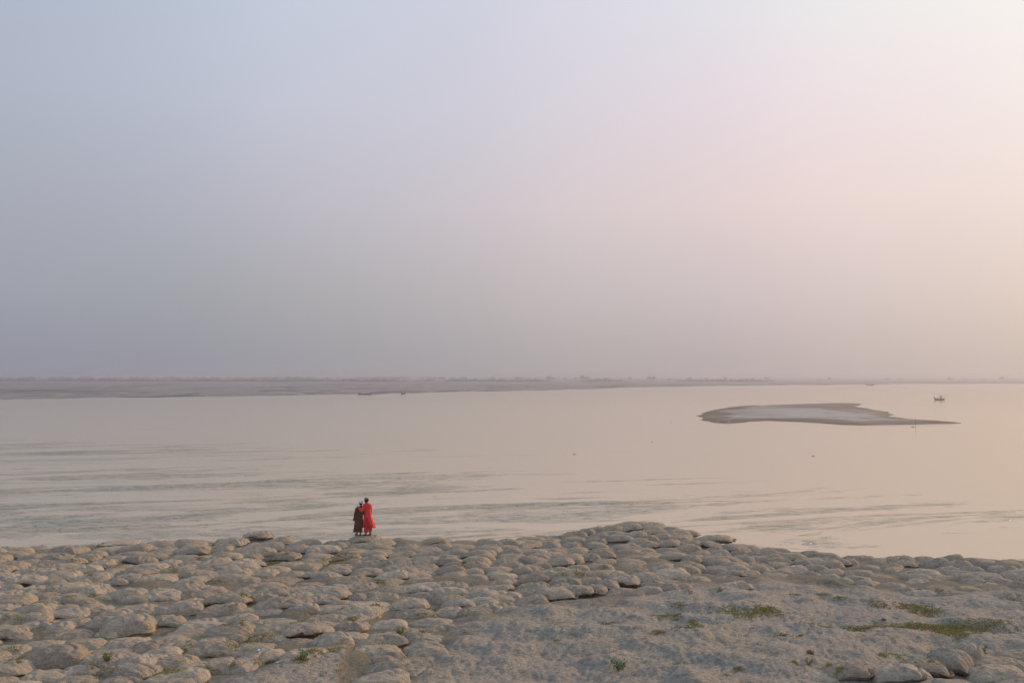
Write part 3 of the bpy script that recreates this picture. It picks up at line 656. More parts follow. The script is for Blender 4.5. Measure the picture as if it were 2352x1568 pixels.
for i, b in enumerate(placed):
    b['var'] = (i * 5 + 3) % 12 if b['st'] != 'box' else 12 + i % 2
    b['roll'] = rnd.gauss(3, 4) if b['st'] not in ('stand',) else 0      # front edge lifted over the bag before it
    b['tilt'] = rnd.gauss(-5, 3.5) if not b['hand'] else rnd.gauss(-4, 2.5) if b['st'] not in ('stand',) else 0
    if rnd.random() < 0.16 and b['st'] != 'stand' and b['e'] > 0.13: b['e'] = min(0.34, b['e'] + 0.035); b['roll'] += 3; b['tilt'] -= 1
    if b['hand']: b['roll'] *= 0.6
    if b['note'] and b['st'] == 'box': b['roll'] = -4
    if b['st'] == 'flat': b['roll'] = 0; b['tilt'] = -3
def place_mat(b):
    zc = b['z'] + b['e'] - 0.60 * b['T']
    return Matrix.Translation((b['x'], b['y'], zc)) @ Matrix.Rotation(R(b['yaw']), 4, 'Z') @ Matrix.Rotation(R(b['tilt']), 4, 'Y') @ Matrix.Rotation(R(-b['roll']), 4, 'X')
stand_bag = None
for i, b in enumerate(single):
    if b['hand'] and (b['note'] or i < 90): me = bag_mesh(b['var'], round(b['L'], 2), round(b['W'], 2), b['T'])
    else:
        s = FIXED[min(range(3), key=lambda k: abs(FIXED[k][0] - b['L']))]; me = bag_mesh(b['var'], *s)
    o = bpy.data.objects.new('sandbag', me); C.objects.link(o); o.matrix_world = place_mat(b); b['obj'] = o
    o['category'] = 'sandbag'; o['group'] = 'sandbags laid along the riverbank'
    if b['note']: o['label'] = b['note']
    if b['st'] == 'stand': stand_bag = o
    if i < 240 and b['e'] > 0.12 and b['st'] != 'stand':
        side = ('right', 'front', 'front', 'left')[(i * 7) % 4] if b['x'] < 2 else ('right', 'front')[i % 2]
        key = (me.name, side)
        if key not in scache:
            d = [max(v.co[k] for v in me.vertices) for k in (0, 1, 2)]
            kk = next(q for q, m2 in cache.items() if m2 == me)
            scache[key] = seam_mesh(kk[0], side, *kk[1:]); scache[key].materials.append(M_SEAM)
        so = bpy.data.objects.new('sewn_seam', scache[key]); C.objects.link(so); so.parent = o
# labels: place in the photograph by patch, row and turn
ZONES = [(0, 300, 'far left'), (300, 560, 'on the left'), (560, 760, 'just left of the children'), (760, 960, 'below the children'), (960, 1300, 'between children and mound'),
         (1300, 1640, 'below the mound'), (1640, 1960, 'right of the mound'), (1960, 2400, 'far right')]
for x0, x1, zn in ZONES:
    zb = sorted([b for b in single if (x0 <= b['px'] < x1 or (x0 == 0 and b['px'] < 0)) and not b['note']], key=lambda b: -b['py'])
    per = max(3, round((x1 - x0) / 62)); rows = [zb[i:i + per] for i in range(0, len(zb), per)]
    for ri, row in enumerate(rows):
        row.sort(key=lambda b: b['px'])
        for ci, b in enumerate(row):
            look = 'plump' if b['e'] > 0.24 else ('rounded' if b['e'] > 0.18 else ('low' if b['e'] > 0.12 else 'half buried'))
            if b['st'] == 'moss': look = 'mossy'
            turn = '' if abs(b['yaw']) < 22 else ' askew'
            b['obj']['label'] = f"{look}{turn} sandbag {zn}, {ORD[ri + 1]} row up, {ORD[ci + 1]} from left"
# the hundreds of smaller ones behind, as one mass
VV = []; FF = []; off = 0
for b in rest:
    V, Fc, _, _ = LOW[b['var'] % 12]
    M = np.array(place_mat(b)); q = V * np.array([b['L'], b['W'], b['T']])
    q = q @ M[:3, :3].T + M[:3, 3]; VV.append(q); FF.append(Fc + off); off += len(q)
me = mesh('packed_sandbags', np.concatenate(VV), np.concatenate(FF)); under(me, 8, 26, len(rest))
tag(obj('packed_sandbags', me, M_BAG), 'hundreds of smaller sandbags packed along the top of the riverbank towards the river', 'sandbags', kind='stuff')
print('bags', len(placed), 'rest', len(rest), 'mounds', len(mounds))

# ------------------------------------------------------------------ grass
bpy.context.view_layer.update()
GP = [(Z5, [(1100,2130,775,870,3),(500,900,812,858,2),(850,1100,782,832,2),(1550,1900,850,935,2),(1260,1620,600,700,1.6),(1010,1180,630,662,1.5),(1360,1450,590,640,1.3),(0,280,650,720,1.2),(60,230,645,675,2),(330,500,515,530,1.2),
   (560,680,540,560,1.6),(720,840,575,592,1.6),(2220,2330,560,600,1.6),(180,350,880,906,1.4),(390,500,905,925,1),(350,400,1110,1135,2),(660,700,1140,1170,2),(1110,1160,1040,1070,2),(1190,1300,1040,1065,1.5),(1970,2020,1010,1030,2),(1545,1600,1175,1195,2),(720,830,1205,1220,1.5),(1460,1640,650,670,1),(570,760,430,450,1),(1580,1660,465,490,1),(2060,2330,780,860,.6)]),
  (Z4, [(1330,1560,905,950,2),(1610,1700,960,1000,2),(1800,2352,870,930,1.5),(1990,2200,930,970,1.5),(1310,1420,1055,1095,2.5),(1480,1870,1048,1068,1.6),(460,540,990,1003,1.5),(480,760,565,590,1.6),(2000,2080,1360,1390,2),(1880,1960,1435,1456,2),
   (880,1020,965,980,1),(150,250,635,655,1.5),(850,960,490,510,1.5),(1410,1500,780,800,1.2),(1470,1600,845,870,1.2),(1200,1260,230,250,1),(560,660,175,190,1),(1850,1920,700,720,1.2),(1600,1640,720,740,1.2),(380,430,760,775,1.2),(460,510,1140,1155,1.2),(600,650,1095,1110,1),(2120,2180,1040,1060,1.5)]),
  (Z3, [(620,900,380,470,1.2),(640,720,450,470,2),(1780,1900,490,520,2),(1620,1800,495,510,1.3),(600,810,620,670,1.6),(1070,1150,615,640,2),(120,270,430,450,1.6),(450,700,870,910,1.6),(700,900,850,880,.9),(1020,1110,815,835,2.2),(1250,1320,1055,1090,2.4),(1450,1530,1045,1065,2.2),
   (380,480,1310,1370,2.4),(480,620,1270,1300,2),(640,800,1200,1280,1.2),(300,500,990,1060,.8),(1540,1620,835,865,1.6),(1400,1600,890,905,1.5),(840,920,905,935,1.8),(0,200,1070,1100,1.2),(20,140,1290,1320,1.5),(2050,2110,585,605,1.5),(60,140,180,190,1),(260,340,180,190,1)]),
  (B, [(1120,1600,700,780,1.8),(1400,1610,280,350,2.2),(1200,1390,430,490,1.6),(500,700,1030,1100,1.6),(700,790,1140,1210,2),(1220,1400,1360,1400,1.6),(780,1100,1370,1420,1.6),(0,600,1470,1560,1.5),(1150,1420,1000,1080,1),(1400,1900,870,1010,1.0),(780,1000,380,400,1),(1650,1850,200,230,.6)]),
  (A, [(1960,2120,840,890,2),(1400,1560,1340,1390,1.6),(180,380,1340,1450,1.6),(1540,1700,90,140,2),(1440,1520,230,265,2),(0,400,1100,1130,1),(200,380,640,700,1.8),(1300,1800,1480,1568,1.5),(500,800,400,430,.8),(1000,1300,280,320,.8),(600,900,150,180,.8),(1700,1900,570,600,.6)]),
  (L4, [(1300,1560,270,320,2),(1550,1640,230,255,1.6),(1060,1380,640,680,1.1),(1700,2050,640,700,1),(1680,1800,480,510,1.5),(1400,1450,880,900,1.5)]),
  (L5, [(1810,2100,680,710,2),(1870,2000,620,640,1.6),(700,850,650,670,1.6),(700,760,500,530,1.2),(250,420,820,870,1.6),(1700,1830,920,960,1.6),(950,1150,990,1010,1.5),(2080,2200,610,640,1.2)])]
bvh_list = []
dg = bpy.context.evaluated_depsgraph_get()
def topz(x, y):
    """height of whatever lies uppermost at this spot"""
    hit, loc, *_ = sc.ray_cast(dg, Vector((x, y, 8.0)), Vector((0, 0, -1)))
    return loc.z if hit else BASE
rs = random.Random(77); V = []; Fa = []
def blade(x, y, z, h, w):
    a = rs.random() * 6.283; l = rs.uniform(0.2, 1.1) * h; b_ = a + rs.uniform(-.7, .7)
    i = len(V); dx, dy = math.cos(a) * w, math.sin(a) * w
    V.extend([(x - dx, y - dy, z - .01), (x + dx, y + dy, z - .01), (x + math.sin(b_) * l, y + math.cos(b_) * l, z + h)])
    Fa.append((i, i + 1, i + 2))
for fn, lst in GP:
    for (a, b_, c, d, dens) in lst:
        x0, x1, y0, y1, *_ = fn(a, b_, c, d)
        gx0, gy0, _ = on_ground((x0 + x1) / 2, y1); gx1, gy1, _ = on_ground((x0 + x1) / 2, y0)
        cy = (gy0 + gy1) / 2; hw = (x1 - x0) / 2 * cy / F; cx = ((x0 + x1) / 2 - 1176) * cy / F * 1.0; hd = max(0.10, (gy1 - gy0) / 2)
        cx = (gx0 + gx1) / 2
        nt = int(min(1600, 8 + 230 * dens * hw * hd * 3.14))
        for k in range(nt):
            aa = rs.random() * 6.283; rr = math.sqrt(rs.random()) * (1 + 0.25 * rs.gauss(0, 1))
            x = cx + hw * rr * math.cos(aa); y = cy + hd * rr * math.sin(aa)
            if float(fbm(x / .35, y / .35, 99, 2)) < -0.16 - 0.10 * dens: continue
            z = topz(x, y); hh_ = rs.uniform(.012, .04)
            for j in range(7): blade(x + rs.gauss(0, .035), y + rs.gauss(0, .035), z, hh_ * rs.uniform(.5, 1.2), rs.uniform(.007, .014))
for k in range(900):   # thin scattered sprigs in the gaps
    px, py = rs.uniform(0, 2352), 1250 + 318 * rs.random() ** 0.8
    x, y = on_plane(px, py, BASE)
    if y > float(np.interp(x, EX, EY)): continue
    if float(fbm(x / 1.6, y / 1.6, 123, 2)) < 0.02: continue
    z = topz(x, y)
    for j in range(rs.randint(6, 22)): blade(x + rs.gauss(0, .06), y + rs.gauss(0, .05), z, rs.uniform(.015, .045), rs.uniform(.004, .008))
tag(obj('grass', mesh('grass', V, Fa, False), M_GRASS), 'low olive grass and moss in patches over sand and bags', 'grass', kind='stuff')
print('grass faces', len(Fa))

# ------------------------------------------------------------------ weeds and litter
def weed(px, py, h, label):
    x, y, z = on_ground(px, py); z = topz(x, y); t = empty('weed_plant', (x, y, z)); tag(t, label, 'plant', 'green weeds on the riverbank')
    bm = bmesh.new(); LV = []; LF = []
    for k in range(9):
        a = k * 2.4; tip = Vector((math.cos(a) * h * .55, math.sin(a) * h * .55, h * rs.uniform(.5, 1)))
        m = Matrix.Translation(tip / 2) @ tip.to_track_quat('Z', 'Y').to_matrix().to_4x4()
        bmesh.ops.create_cone(bm, cap_ends=True, segments=5, radius1=.006, radius2=.002, depth=tip.length, matrix=m)
        for j in range(14):
            p = tip * rs.uniform(.25, 1.05) + Vector([rs.gauss(0, h * .09) for _ in range(3)])
            u = Vector((rs.gauss(0, 1), rs.gauss(0, 1), rs.gauss(0, .6))).normalized() * h * .11; v = u.orthogonal().normalized() * h * .06
            i = len(LV); LV += [p - u, p + v, p + u, p - v]; LF.append((i, i + 1, i + 2, i + 3))
    me = bpy.data.meshes.new('stems'); bm.to_mesh(me); bm.free()
    obj('stems', me, M_STEM, t); obj('leaves', mesh('leaves', LV, LF, False), M_WEED, t)
weed(1420, 1553, .26, 'tall leafy green weed at the bottom centre edge of the sand')
weed(918, 1466, .2, 'bright green weed on sand in front of the rightmost low bag')
weed(695, 1536, .24, 'green weed clump beside the broad bottom sandbag, left of centre')
weed(246, 1534, .2, 'small upright weed under the lip of the plump bag, lower left')
weed(2256, 1510, .18, 'small green weed right of the three round sandbags')
weed(1858, 1536, .14, 'dark green weed tuft on bare sand at lower right')
def scrap(px, py, name, label, mat, s, cat):
    x, y, z = on_ground(px, py); z = topz(x, y); bm = bmesh.new(); bmesh.ops.create_grid(bm, x_segments=7, y_segments=7, size=s)
    for v in bm.verts:
        v.co.z += abs(rs.gauss(0, s * .22)) + .5 * abs(v.co.x) * (1 if v.co.x > 0 else .2); v.co.x += rs.gauss(0, s * .08); v.co.y += rs.gauss(0, s * .08)
    r = bmesh.ops.extrude_face_region(bm, geom=bm.faces[:]); bmesh.ops.translate(bm, verts=[v for v in r['geom'] if isinstance(v, bmesh.types.BMVert)], vec=(0, 0, .003))
    me = bpy.data.meshes.new(name); bm.to_mesh(me); bm.free(); tag(obj(name, me, mat, None, (x, y, z)), label, cat)
scrap(598, 1514, 'paper_scrap', 'crumpled white paper scrap in the hollow between lower bags', plain('white_paper', (.55, .62, .66), .7, .2, .1), .07, 'litter')
scrap(641, 1541, 'plastic_scrap', 'pale torn plastic scrap on sand near the bottom', plain('pale_plastic', (.36, .38, .39), .5, .4, .1), .06, 'litter')
scrap(482, 1434, 'cloth_scrap', 'tiny bright red scrap of cloth between sandbags', plain('red_cloth', (.65, .08, .07), .7, .2, .1), .045, 'litter')
scrap(469, 1228, 'cloth_scrap', 'small white rag at the knotted end of a skyline sandbag', plain('white_rag', (.5, .5, .5), .7, .2, .1), .05, 'litter')
def clod(px, py, s, label):
    x, y, z = on_ground(px, py); z = topz(x, y); bm = bmesh.new(); bmesh.ops.create_icosphere(bm, subdivisions=3, radius=s)
    for v in bm.verts: v.co *= 1 + .5 * float(fbm(v.co.x / s * 1.5 + px, v.co.y / s * 1.5 + v.co.z / s, 3, 3)); v.co.z *= .6
    me = bpy.data.meshes.new('earth_clod'); bm.to_mesh(me); bm.free(); tag(obj('earth_clod', me, M_SEAM, None, (x, y, z + s * .2)), label, 'clod', 'dark clods on the sand')
clod(1862, 1507, .07, 'dark clod on bare sand, lower right, nearest one')
clod(2030, 1434, .05, 'dark clod just above the left end of big grass patch')
clod(2113, 1365, .07, 'dark clod on sand at right below the far bags')
clod(1174, 1368, .09, 'dark torn clod in the hollow left of the front lip row')

# ------------------------------------------------------------------ people
def blob(parts, voxel):
    """ellipsoids ('e',c,r3,rot) and tapered limbs ('l',p,q,r0,r1) fused into one continuous skin"""
    u = np.linspace(0, 2 * math.pi, 22, endpoint=False); v = np.linspace(.02, math.pi - .02, 15)
    S = np.stack([np.sin(v)[:, None] * np.cos(u), np.sin(v)[:, None] * np.sin(u), np.cos(v)[:, None] * np.ones(22)], -1)
    lst = []
    def closed(G):      # rings of 22, ends closed by collapsing to their centre
        G = np.concatenate([np.repeat(G[:1].mean(1, keepdims=True), 22, 1), G, np.repeat(G[-1:].mean(1, keepdims=True), 22, 1)], 0)
        lst.append((G.reshape(-1, 3), gridfaces(len(G), 22, True)))
    for p in parts:
        if p[0] == 'e':
            M = np.array(p[3]) if len(p) > 3 else np.eye(3)
            closed((S * np.array(p[2])) @ M.T + np.array(p[1]))
        else:
            a, b = np.array(p[1], float), np.array(p[2], float); d = b - a; L_ = np.linalg.norm(d); d = d / L_
            e1 = np.cross(d, [0.3, 0.2, 1.0] if abs(d[2]) < .9 else [1, .2, .1]); e1 /= np.linalg.norm(e1); e2 = np.cross(d, e1)
            ring = np.cos(u)[:, None] * e1 + np.sin(u)[:, None] * e2
            G = [a - d * p[3] * math.cos(q) + ring * p[3] * math.sin(q) for q in np.linspace(.15, math.pi / 2, 6)] + [b + d * p[4] * math.sin(q) + ring * p[4] * math.cos(q) for q in np.linspace(0, math.pi / 2 - .15, 6)]
            closed(np.array(G))
    me = joinmesh('tmp', lst)
    o = bpy.data.objects.new('tmp', me); C.objects.link(o)
    md = o.modifiers.new('r', 'REMESH'); md.mode = 'VOXEL'; md.voxel_size = voxel; md.use_smooth_shade = True
    s_ = o.modifiers.new('s', 'SMOOTH'); s_.factor = .5; s_.iterations = 3
    bpy.context.view_layer.update()
    out = bpy.data.meshes.new_from_object(o.evaluated_get(bpy.context.evaluated_depsgraph_get()))
    bpy.data.objects.remove(o); bpy.data.meshes.remove(me)
    for pl in out.polygons: pl.use_smooth = True
    return out
def hand(w, d, nrm, s, curl=0.5, thumb=1):
    """palm, four unequal bent fingers and a thumb from wrist w along d, palm facing nrm"""
    w, d, nrm = Vector(w), Vector(d).normalized(), Vector(nrm).normalized(); sd_ = d.cross(nrm).normalized(); out = []
    out.append(('e', w + d * .038 * s, (.034 * s, .042 * s, .014 * s), Matrix((sd_, d, nrm)).transposed()))
    for k, L in enumerate((.062, .072, .067, .052)):
        b = w + d * .07 * s + sd_ * (.024 - .0165 * k) * s; c1 = b + (d * math.cos(curl * .4) + nrm * math.sin(curl * .4)) * L * .45 * s
        c2 = c1 + (d * math.cos(curl) + nrm * math.sin(curl)) * L * .33 * s; c3 = c2 + (d * math.cos(curl * 1.6) + nrm * math.sin(curl * 1.6)) * L * .25 * s
        out += [('l', b, c1, .0085 * s, .0078 * s), ('l', c1, c2, .0078 * s, .007 * s), ('l', c2, c3, .007 * s, .006 * s)]
    b = w + d * .025 * s + sd_ * .026 * s * thumb; c1 = b + (d * .6 + sd_ * .75 * thumb + nrm * .2).normalized() * .034 * s; c2 = c1 + (d * .9 + sd_ * .3 * thumb + nrm * .3).normalized() * .028 * s
    out += [('l', b, c1, .011 * s, .009 * s), ('l', c1, c2, .009 * s, .007 * s)]
    return out
def head(c, fwd, s):
    """skull, jaw, nose, brow, lips, ears and neck root; fwd is the way the face looks"""
    c = Vector(c); f = Vector(fwd).normalized(); r = f.cross(Vector((0, 0, 1))).normalized(); u = r.cross(f); Rm = Matrix((r, f, u)).transposed()
    P_ = lambda a, b, z: c + (r * a + f * b + u * z) * s
    o = [('e', P_(0, -.008, .018), (.072 * s, .088 * s, .085 * s), Rm), ('e', P_(0, .022, -.035), (.054 * s, .06 * s, .062 * s), Rm), ('e', P_(0, .05, -.082), (.022 * s, .02 * s, .016 * s), Rm),
         ('l', P_(0, .082, .008), P_(0, .097, -.026), .008 * s, .012 * s), ('e', P_(0, .074, .022), (.045 * s, .012 * s, .01 * s), Rm),
         ('e', P_(0, .079, -.052), (.020 * s, .009 * s, .005 * s), Rm), ('e', P_(0, .077, -.062), (.018 * s, .009 * s, .006 * s), Rm)]
    for q in (-1, 1): o += [('e', P_(.074 * q, -.006, -.012), (.009 * s, .017 * s, .028 * s), Rm), ('e', P_(.038 * q, .05, -.022), (.022 * s, .025 * s, .02 * s), Rm)]
    eyes = [P_(.028 * q, .072, .004) for q in (-1, 1)]
    return o, Rm, eyes
def foot(ank, tod, s, zb):
    a = Vector(ank); t = Vector((tod[0], tod[1], 0)).normalized(); sd_ = Vector((t.y, -t.x, 0)); Rm = Matrix((sd_, t, Vector((0, 0, 1)))).transposed()
    o = [('e', Vector((a.x, a.y, zb + .032)) - t * .012, (.028 * s, .036 * s, .032), Rm), ('e', Vector((a.x, a.y, zb + .026)) + t * .065 * s, (.036 * s, .075 * s, .024), Rm)]
    for k in range(5):
        p = Vector((a.x, a.y, zb + .014)) + t * (.125 - .008 * abs(k - 1) ** 1.3) * s + sd_ * (-.028 + .014 * k) * s; o.append(('l', p, p + t * .022 * s, .009 if k else .012, .008))
    return o, (Vector((a.x, a.y, zb)) + t * .055 * s, t)
def loft(rings, nt=56, hem=None, folds=None, thick=.006, seed=0):
    """garment as a closed shell: rings = (z, cx, cy, rx, ry); hem(theta) lowers or lifts the last rings"""
    th = np.linspace(0, 2 * math.pi, nt, endpoint=False); rs_ = np.random.RandomState(seed); ph = rs_.rand(4) * 6.28
    zs = np.array([r[0] for r in rings]); zt, zb = zs[0], zs[-1]; m = 46; Z = np.linspace(0, 1, m)
    G = []
    for t in Z:
        zc = zt + (zb - zt) * t
        if hem is not None: zc = zt + (np.array([hem(a) for a in th]) - zt) * t
        else: zc = np.full(nt, zc)
        g = [np.interp(zc, zs[::-1], np.array([r[k] for r in rings])[::-1]) for k in (1, 2, 3, 4)]
        fd = (folds or 0.05) * np.clip((zt - zc) / (zt - zb), 0, 1) ** 1.2
        w_ = 1 + fd * (np.sin(th * 7 + ph[0] + 2 * zc) + .6 * np.sin(th * 12 + ph[1] - 3 * zc)) + .012 * np.sin(zc * 34 + 3 * np.sin(th * 2 + ph[2]))
        G.append(np.stack([g[0] + g[2] * w_ * np.cos(th), g[1] + g[3] * w_ * np.sin(th), zc], -1))
    G = np.array(G); cen = G.mean(1, keepdims=True); I = G + (cen - G) * np.array([1, 1, 0]) * (thick / .13)
    A_ = np.concatenate([I, G[::-1]], 0) ; A_ = np.concatenate([G, I[::-1]], 0)
    return A_.reshape(-1, 3), gridfaces(len(A_), nt, True)
def tube(pts, rad, nt=20, n=26, wr=.06, ry=1.0):
    """sleeve or trouser leg along a bent path, with wrinkles; hollow at both ends"""
    P_ = np.array(pts, float); k = len(P_); t = np.linspace(0, k - 1, n); Q = np.stack([np.interp(t, range(k), P_[:, i]) for i in range(3)], -1)
    for _ in range(3): Q[1:-1] = .5 * Q[1:-1] + .25 * (Q[:-2] + Q[2:])
    Rd = np.interp(t, range(k), rad); G = []
    for i in range(n):
        d = Vector(Q[min(i + 1, n - 1)] - Q[max(i - 1, 0)]).normalized(); u = d.cross(Vector((0.13, 1, 0.1))).normalized(); v = d.cross(u)
        r = Rd[i] * (1 + wr * math.sin(i * 1.9) * .5)
        G.append([tuple(Vector(Q[i]) + (u * math.cos(a) + v * math.sin(a) * ry) * r * (1 + wr * math.sin(3 * a + i * .7))) for a in np.linspace(0, 2 * math.pi, nt, endpoint=False)])
    G = np.array(G); I = G * .0 + G; cen = G.mean(1, keepdims=True); I = G + (cen - G) * .12
    A_ = np.concatenate([G, I[::-1]], 0)
    return A_.reshape(-1, 3), gridfaces(len(A_), nt, True)
def joinmesh(name, lst):
    V = np.concatenate([l[0] for l in lst]); off = 0; Fs = []
    for v, f in lst: Fs.append(f + off); off += len(v)
    return mesh(name, V, np.concatenate(Fs))
def cloth(name, c, c2=None, scale=9):
    n = NT(name); f = n.noise(n.coord('Object', (3, 3, 1)), scale, 5, .6); n.bump(f, .6, .02)
    m = n.out(n.ramp(f, [(.3, tuple(v * .82 for v in c)), (.7, c2 or c)]), .85, .15)
    n.b.inputs['Sheen Weight'].default_value = .2
    return m
def cap_mesh(c, Rm, s, kind):
    th = np.linspace(0, 2 * math.pi, 40, endpoint=False); G = []
    prof = [(.083, .006), (.086, .022), (.085, .045), (.078, .068), (.06, .086), (.035, .097), (.002, .101)] if kind == 'round' else [(.079, .040), (.083, .05), (.082, .075), (.079, .094), (.072, .099), (.04, .1), (.002, .1)]
    for r, z in prof: G.append([tuple(Vector(c) + Rm @ (Vector((math.cos(a) * r * .93, math.sin(a) * r * 1.06 - .008, z)) * s)) for a in th])
    G = np.array(G); cen = G.mean(1, keepdims=True); I = G + (cen - G) * .05 - np.array([0, 0, .004]); A_ = np.concatenate([I[::-1], G], 0)
    return A_.reshape(-1, 3), gridfaces(len(A_), 40, True)
def hair_mesh(c, Rm, s, low):
    V = []; Fa = []; nu, nv = 40, 18
    for i in range(nv):
        for j in range(nu):
            a = 2 * math.pi * j / nu; back = .5 - .5 * math.sin(a)      # sin=1 is the face
            lo = (low - .10) * back + .035 * (1 - back); t = i / (nv - 1); el_ = math.pi / 2 * (1 - t) + math.asin(max(-1, min(1, (lo - .018) / .088))) * t
            p = Vector((math.cos(a) * math.cos(el_) * .078, math.sin(a) * math.cos(el_) * .093 - .008, .018 + math.sin(el_) * .09)) * s
            p *= 1 + .02 * math.sin(17 * a + i)
            V.append(Vector(c) + Rm @ p)
    V = np.array([tuple(v) for v in V]); cen = np.array(c); V2 = V + (cen - V) * .1
    W_ = np.concatenate([V, V2.reshape(nv, nu, 3)[::-1].reshape(-1, 3)]); return W_, gridfaces(2 * nv, nu, True)
def sandal(cen, t, s, parent, mat):
    sd_ = Vector((t.y, -t.x, 0)); th = np.linspace(0, 2 * math.pi, 28, endpoint=False); G = []
    for z in (-.014, -.014, .002, .002):
        sc_ = .01 if len(G) in (0, 3) else 1
        G.append([tuple(cen + (t * math.sin(a) * .115 + sd_ * math.cos(a) * (.042 + .008 * math.sin(a))) * s * sc_ + Vector((0, 0, z))) for a in th])
    G = np.array(G); parts = [(G.reshape(-1, 3), gridfaces(4, 28, True))]
    pts = [cen + sd_ * q * .042 * s + t * .03 * s + Vector((0, 0, .05 * (1 - q * q))) for q in (-1, -.6, 0, .6, 1)]
    parts.append(tube([tuple(p) for p in pts], [.009] * 5, 10, 14, 0))
    obj('sandal', joinmesh('sandal', parts), mat, parent)

dg = bpy.context.evaluated_depsgraph_get()
px0, py0 = 746.5 + 900 * .10254, 1102.5 + 1222 * .10254
sbz = [b for b in single if b['st'] == 'stand'][0]
PX = (px0 - 1176) / (F) * sbz['y'] ; PY = sbz['y'] - 0.02
PX = PX * 1.0
zt = topz(PX, PY)
K = 1.0
# younger child -----------------------------------------------------
fz = lambda x: topz(PX + x, PY) - zt
za, zb_ = fz(-.265), fz(-.135)
y0_ = min(za, zb_) - .003
yp = empty('person', (PX, PY, zt + y0_)); tag(yp, 'younger child in dark brown robe and white skullcap, seen from behind', 'person')
hd, Rm, eyes = head((-.13, .01, 1.205), (.15, 1, -.05), .93)
ls = (-.285, 0, 1.0); rsd = (-.045, 0, 1.0)
parts = hd + [('l', (-.13, 0, 1.13), (-.135, -.005, 1.05), .042, .046),
  ('e', (-.165, 0, .93), (.125, .075, .15)), ('e', (-.165, 0, .74), (.105, .075, .15)), ('e', (-.165, 0, .62), (.115, .085, .10)), ('e', (-.165, -.005, 1.01), (.12, .055, .05)),
  ('l', ls, (-.335, -.02, .79), .040, .033), ('l', (-.335, -.02, .79), (-.362, .03, .585), .032, .023),
  ('l', rsd, (.0, -.05, .83), .040, .033), ('l', (.0, -.05, .83), (.045, -.075, .78), .032, .024),
  ('l', (-.215, 0, .60), (-.25, .015, .34), .068, .047), ('l', (-.25, .015, .34), (-.265, 0, .07), .045, .028),
  ('l', (-.115, 0, .60), (-.125, .015, .34), .068, .047), ('l', (-.125, .015, .34), (-.135, 0, .07), .045, .028)]
parts += hand((-.363, .035, .575), (-.05, .2, -1), (.9, .2, 0), .88, .6, 1) + hand((.05, -.077, .775), (1, -.1, -.25), (0, 1, 0), .85, .5, -1)
f1, s1 = foot((-.265, -.0, .06), (-.75, .7), .86, .012); f2, s2 = foot((-.135, 0, .06), (-.35, 1), .86, .012); parts += f1 + f2
obj('body', blob(parts, .0055), M_SKIN, yp)
for e_ in eyes:
    bm = bmesh.new(); bmesh.ops.create_uvsphere(bm, u_segments=12, v_segments=8, radius=.0125, matrix=Matrix.Translation(e_)); me = bpy.data.meshes.new('eye'); bm.to_mesh(me); bm.free(); obj('eye', me, M_BIRDW, yp)
M_BROWN = cloth('dark_brown_cloth', (.10, .034, .018), (.13, .046, .025)); M_CAPW = cloth('white_cap', (.62, .62, .68), (.74, .74, .78), 30)
rings = [(1.105,-.135,-.004,.05,.05),(1.085,-.138,-.004,.072,.058),(1.06,-.155,-.002,.118,.07),(1.02,-.163,0,.148,.084),(.95,-.168,0,.148,.096),(.8,-.178,0,.138,.098),(.6,-.198,0,.142,.106),(.4,-.218,0,.155,.118),(.22,-.233,0,.168,.126),(.14,-.236,0,.172,.128)]
robe = [loft(rings, folds=.055, seed=3), tube([(-.27, 0, 1.03), ls, (-.335, -.02, .79), (-.366, .025, .56)], [.045, .058, .052, .062]), tube([(-.06, 0, 1.03), rsd, (-.0, -.05, .83), (.04, -.07, .785)], [.045, .056, .05, .045])]
obj('robe', joinmesh('robe', robe), M_BROWN, yp)
obj('trousers', joinmesh('trousers', [tube([(-.215, 0, .55), (-.25, .015, .34), (-.262, 0, .17)], [.08, .065, .055]), tube([(-.115, 0, .55), (-.125, .015, .34), (-.134, 0, .17)], [.08, .065, .055])]), M_BROWN, yp)
obj('hair', joinmesh('hair', [hair_mesh((-.13, .01, 1.205), Rm, .93, .045)]), M_HAIR, yp)
obj('cap', joinmesh('cap', [cap_mesh((-.13, .01, 1.205), Rm, .98, 'round')]), M_CAPW, yp)
M_SANDAL = plain('brown_sandal', (.09, .05, .035), .7)
for s_ in (s1, s2): sandal(s_[0] + Vector((0, 0, .012)), s_[1], .86, yp, M_SANDAL)
# older child -------------------------------------------------------
op = empty('person', (PX, PY, zt + min(fz(.06), fz(.22)) - .003)); tag(op, 'older child in coral red robe with arm around the younger one', 'person')
hd, Rm, eyes = head((.075, .0, 1.315), (-.85, .55, -.04), .98)
lsh = (.005, 0, 1.135); rsh = (.225, .02, 1.12); el_o = (-.085, -.13, .925); wr_o = (-.185, -.135, 1.06)
parts = hd + [('l', (.085, 0, 1.235), (.105, 0, 1.17), .044, .05),
  ('e', (.115, 0, 1.06), (.125, .085, .17)), ('e', (.115, 0, .84), (.10, .08, .17)), ('e', (.125, 0, .72), (.115, .09, .11)), ('e', (.115, 0, 1.14), (.125, .06, .045)),
  ('l', lsh, el_o, .042, .035), ('l', el_o, wr_o, .034, .024),
  ('l', rsh, (.235, .09, .90), .042, .035), ('l', (.235, .09, .90), (.19, .19, .74), .034, .024),
  ('l', (.07, 0, .70), (.065, .03, .38), .075, .05), ('l', (.065, .03, .38), (.065, 0, .07), .048, .03),
  ('l', (.18, 0, .70), (.215, .03, .38), .075, .05), ('l', (.215, .03, .38), (.225, .02, .07), .048, .03)]
parts += hand(wr_o, (-.75, .35, .5), (.1, .5, -.8), .92, .7, 1) + hand((.188, .195, .73), (-.1, .2, -1), (-.9, .2, 0), .92, .6, -1)
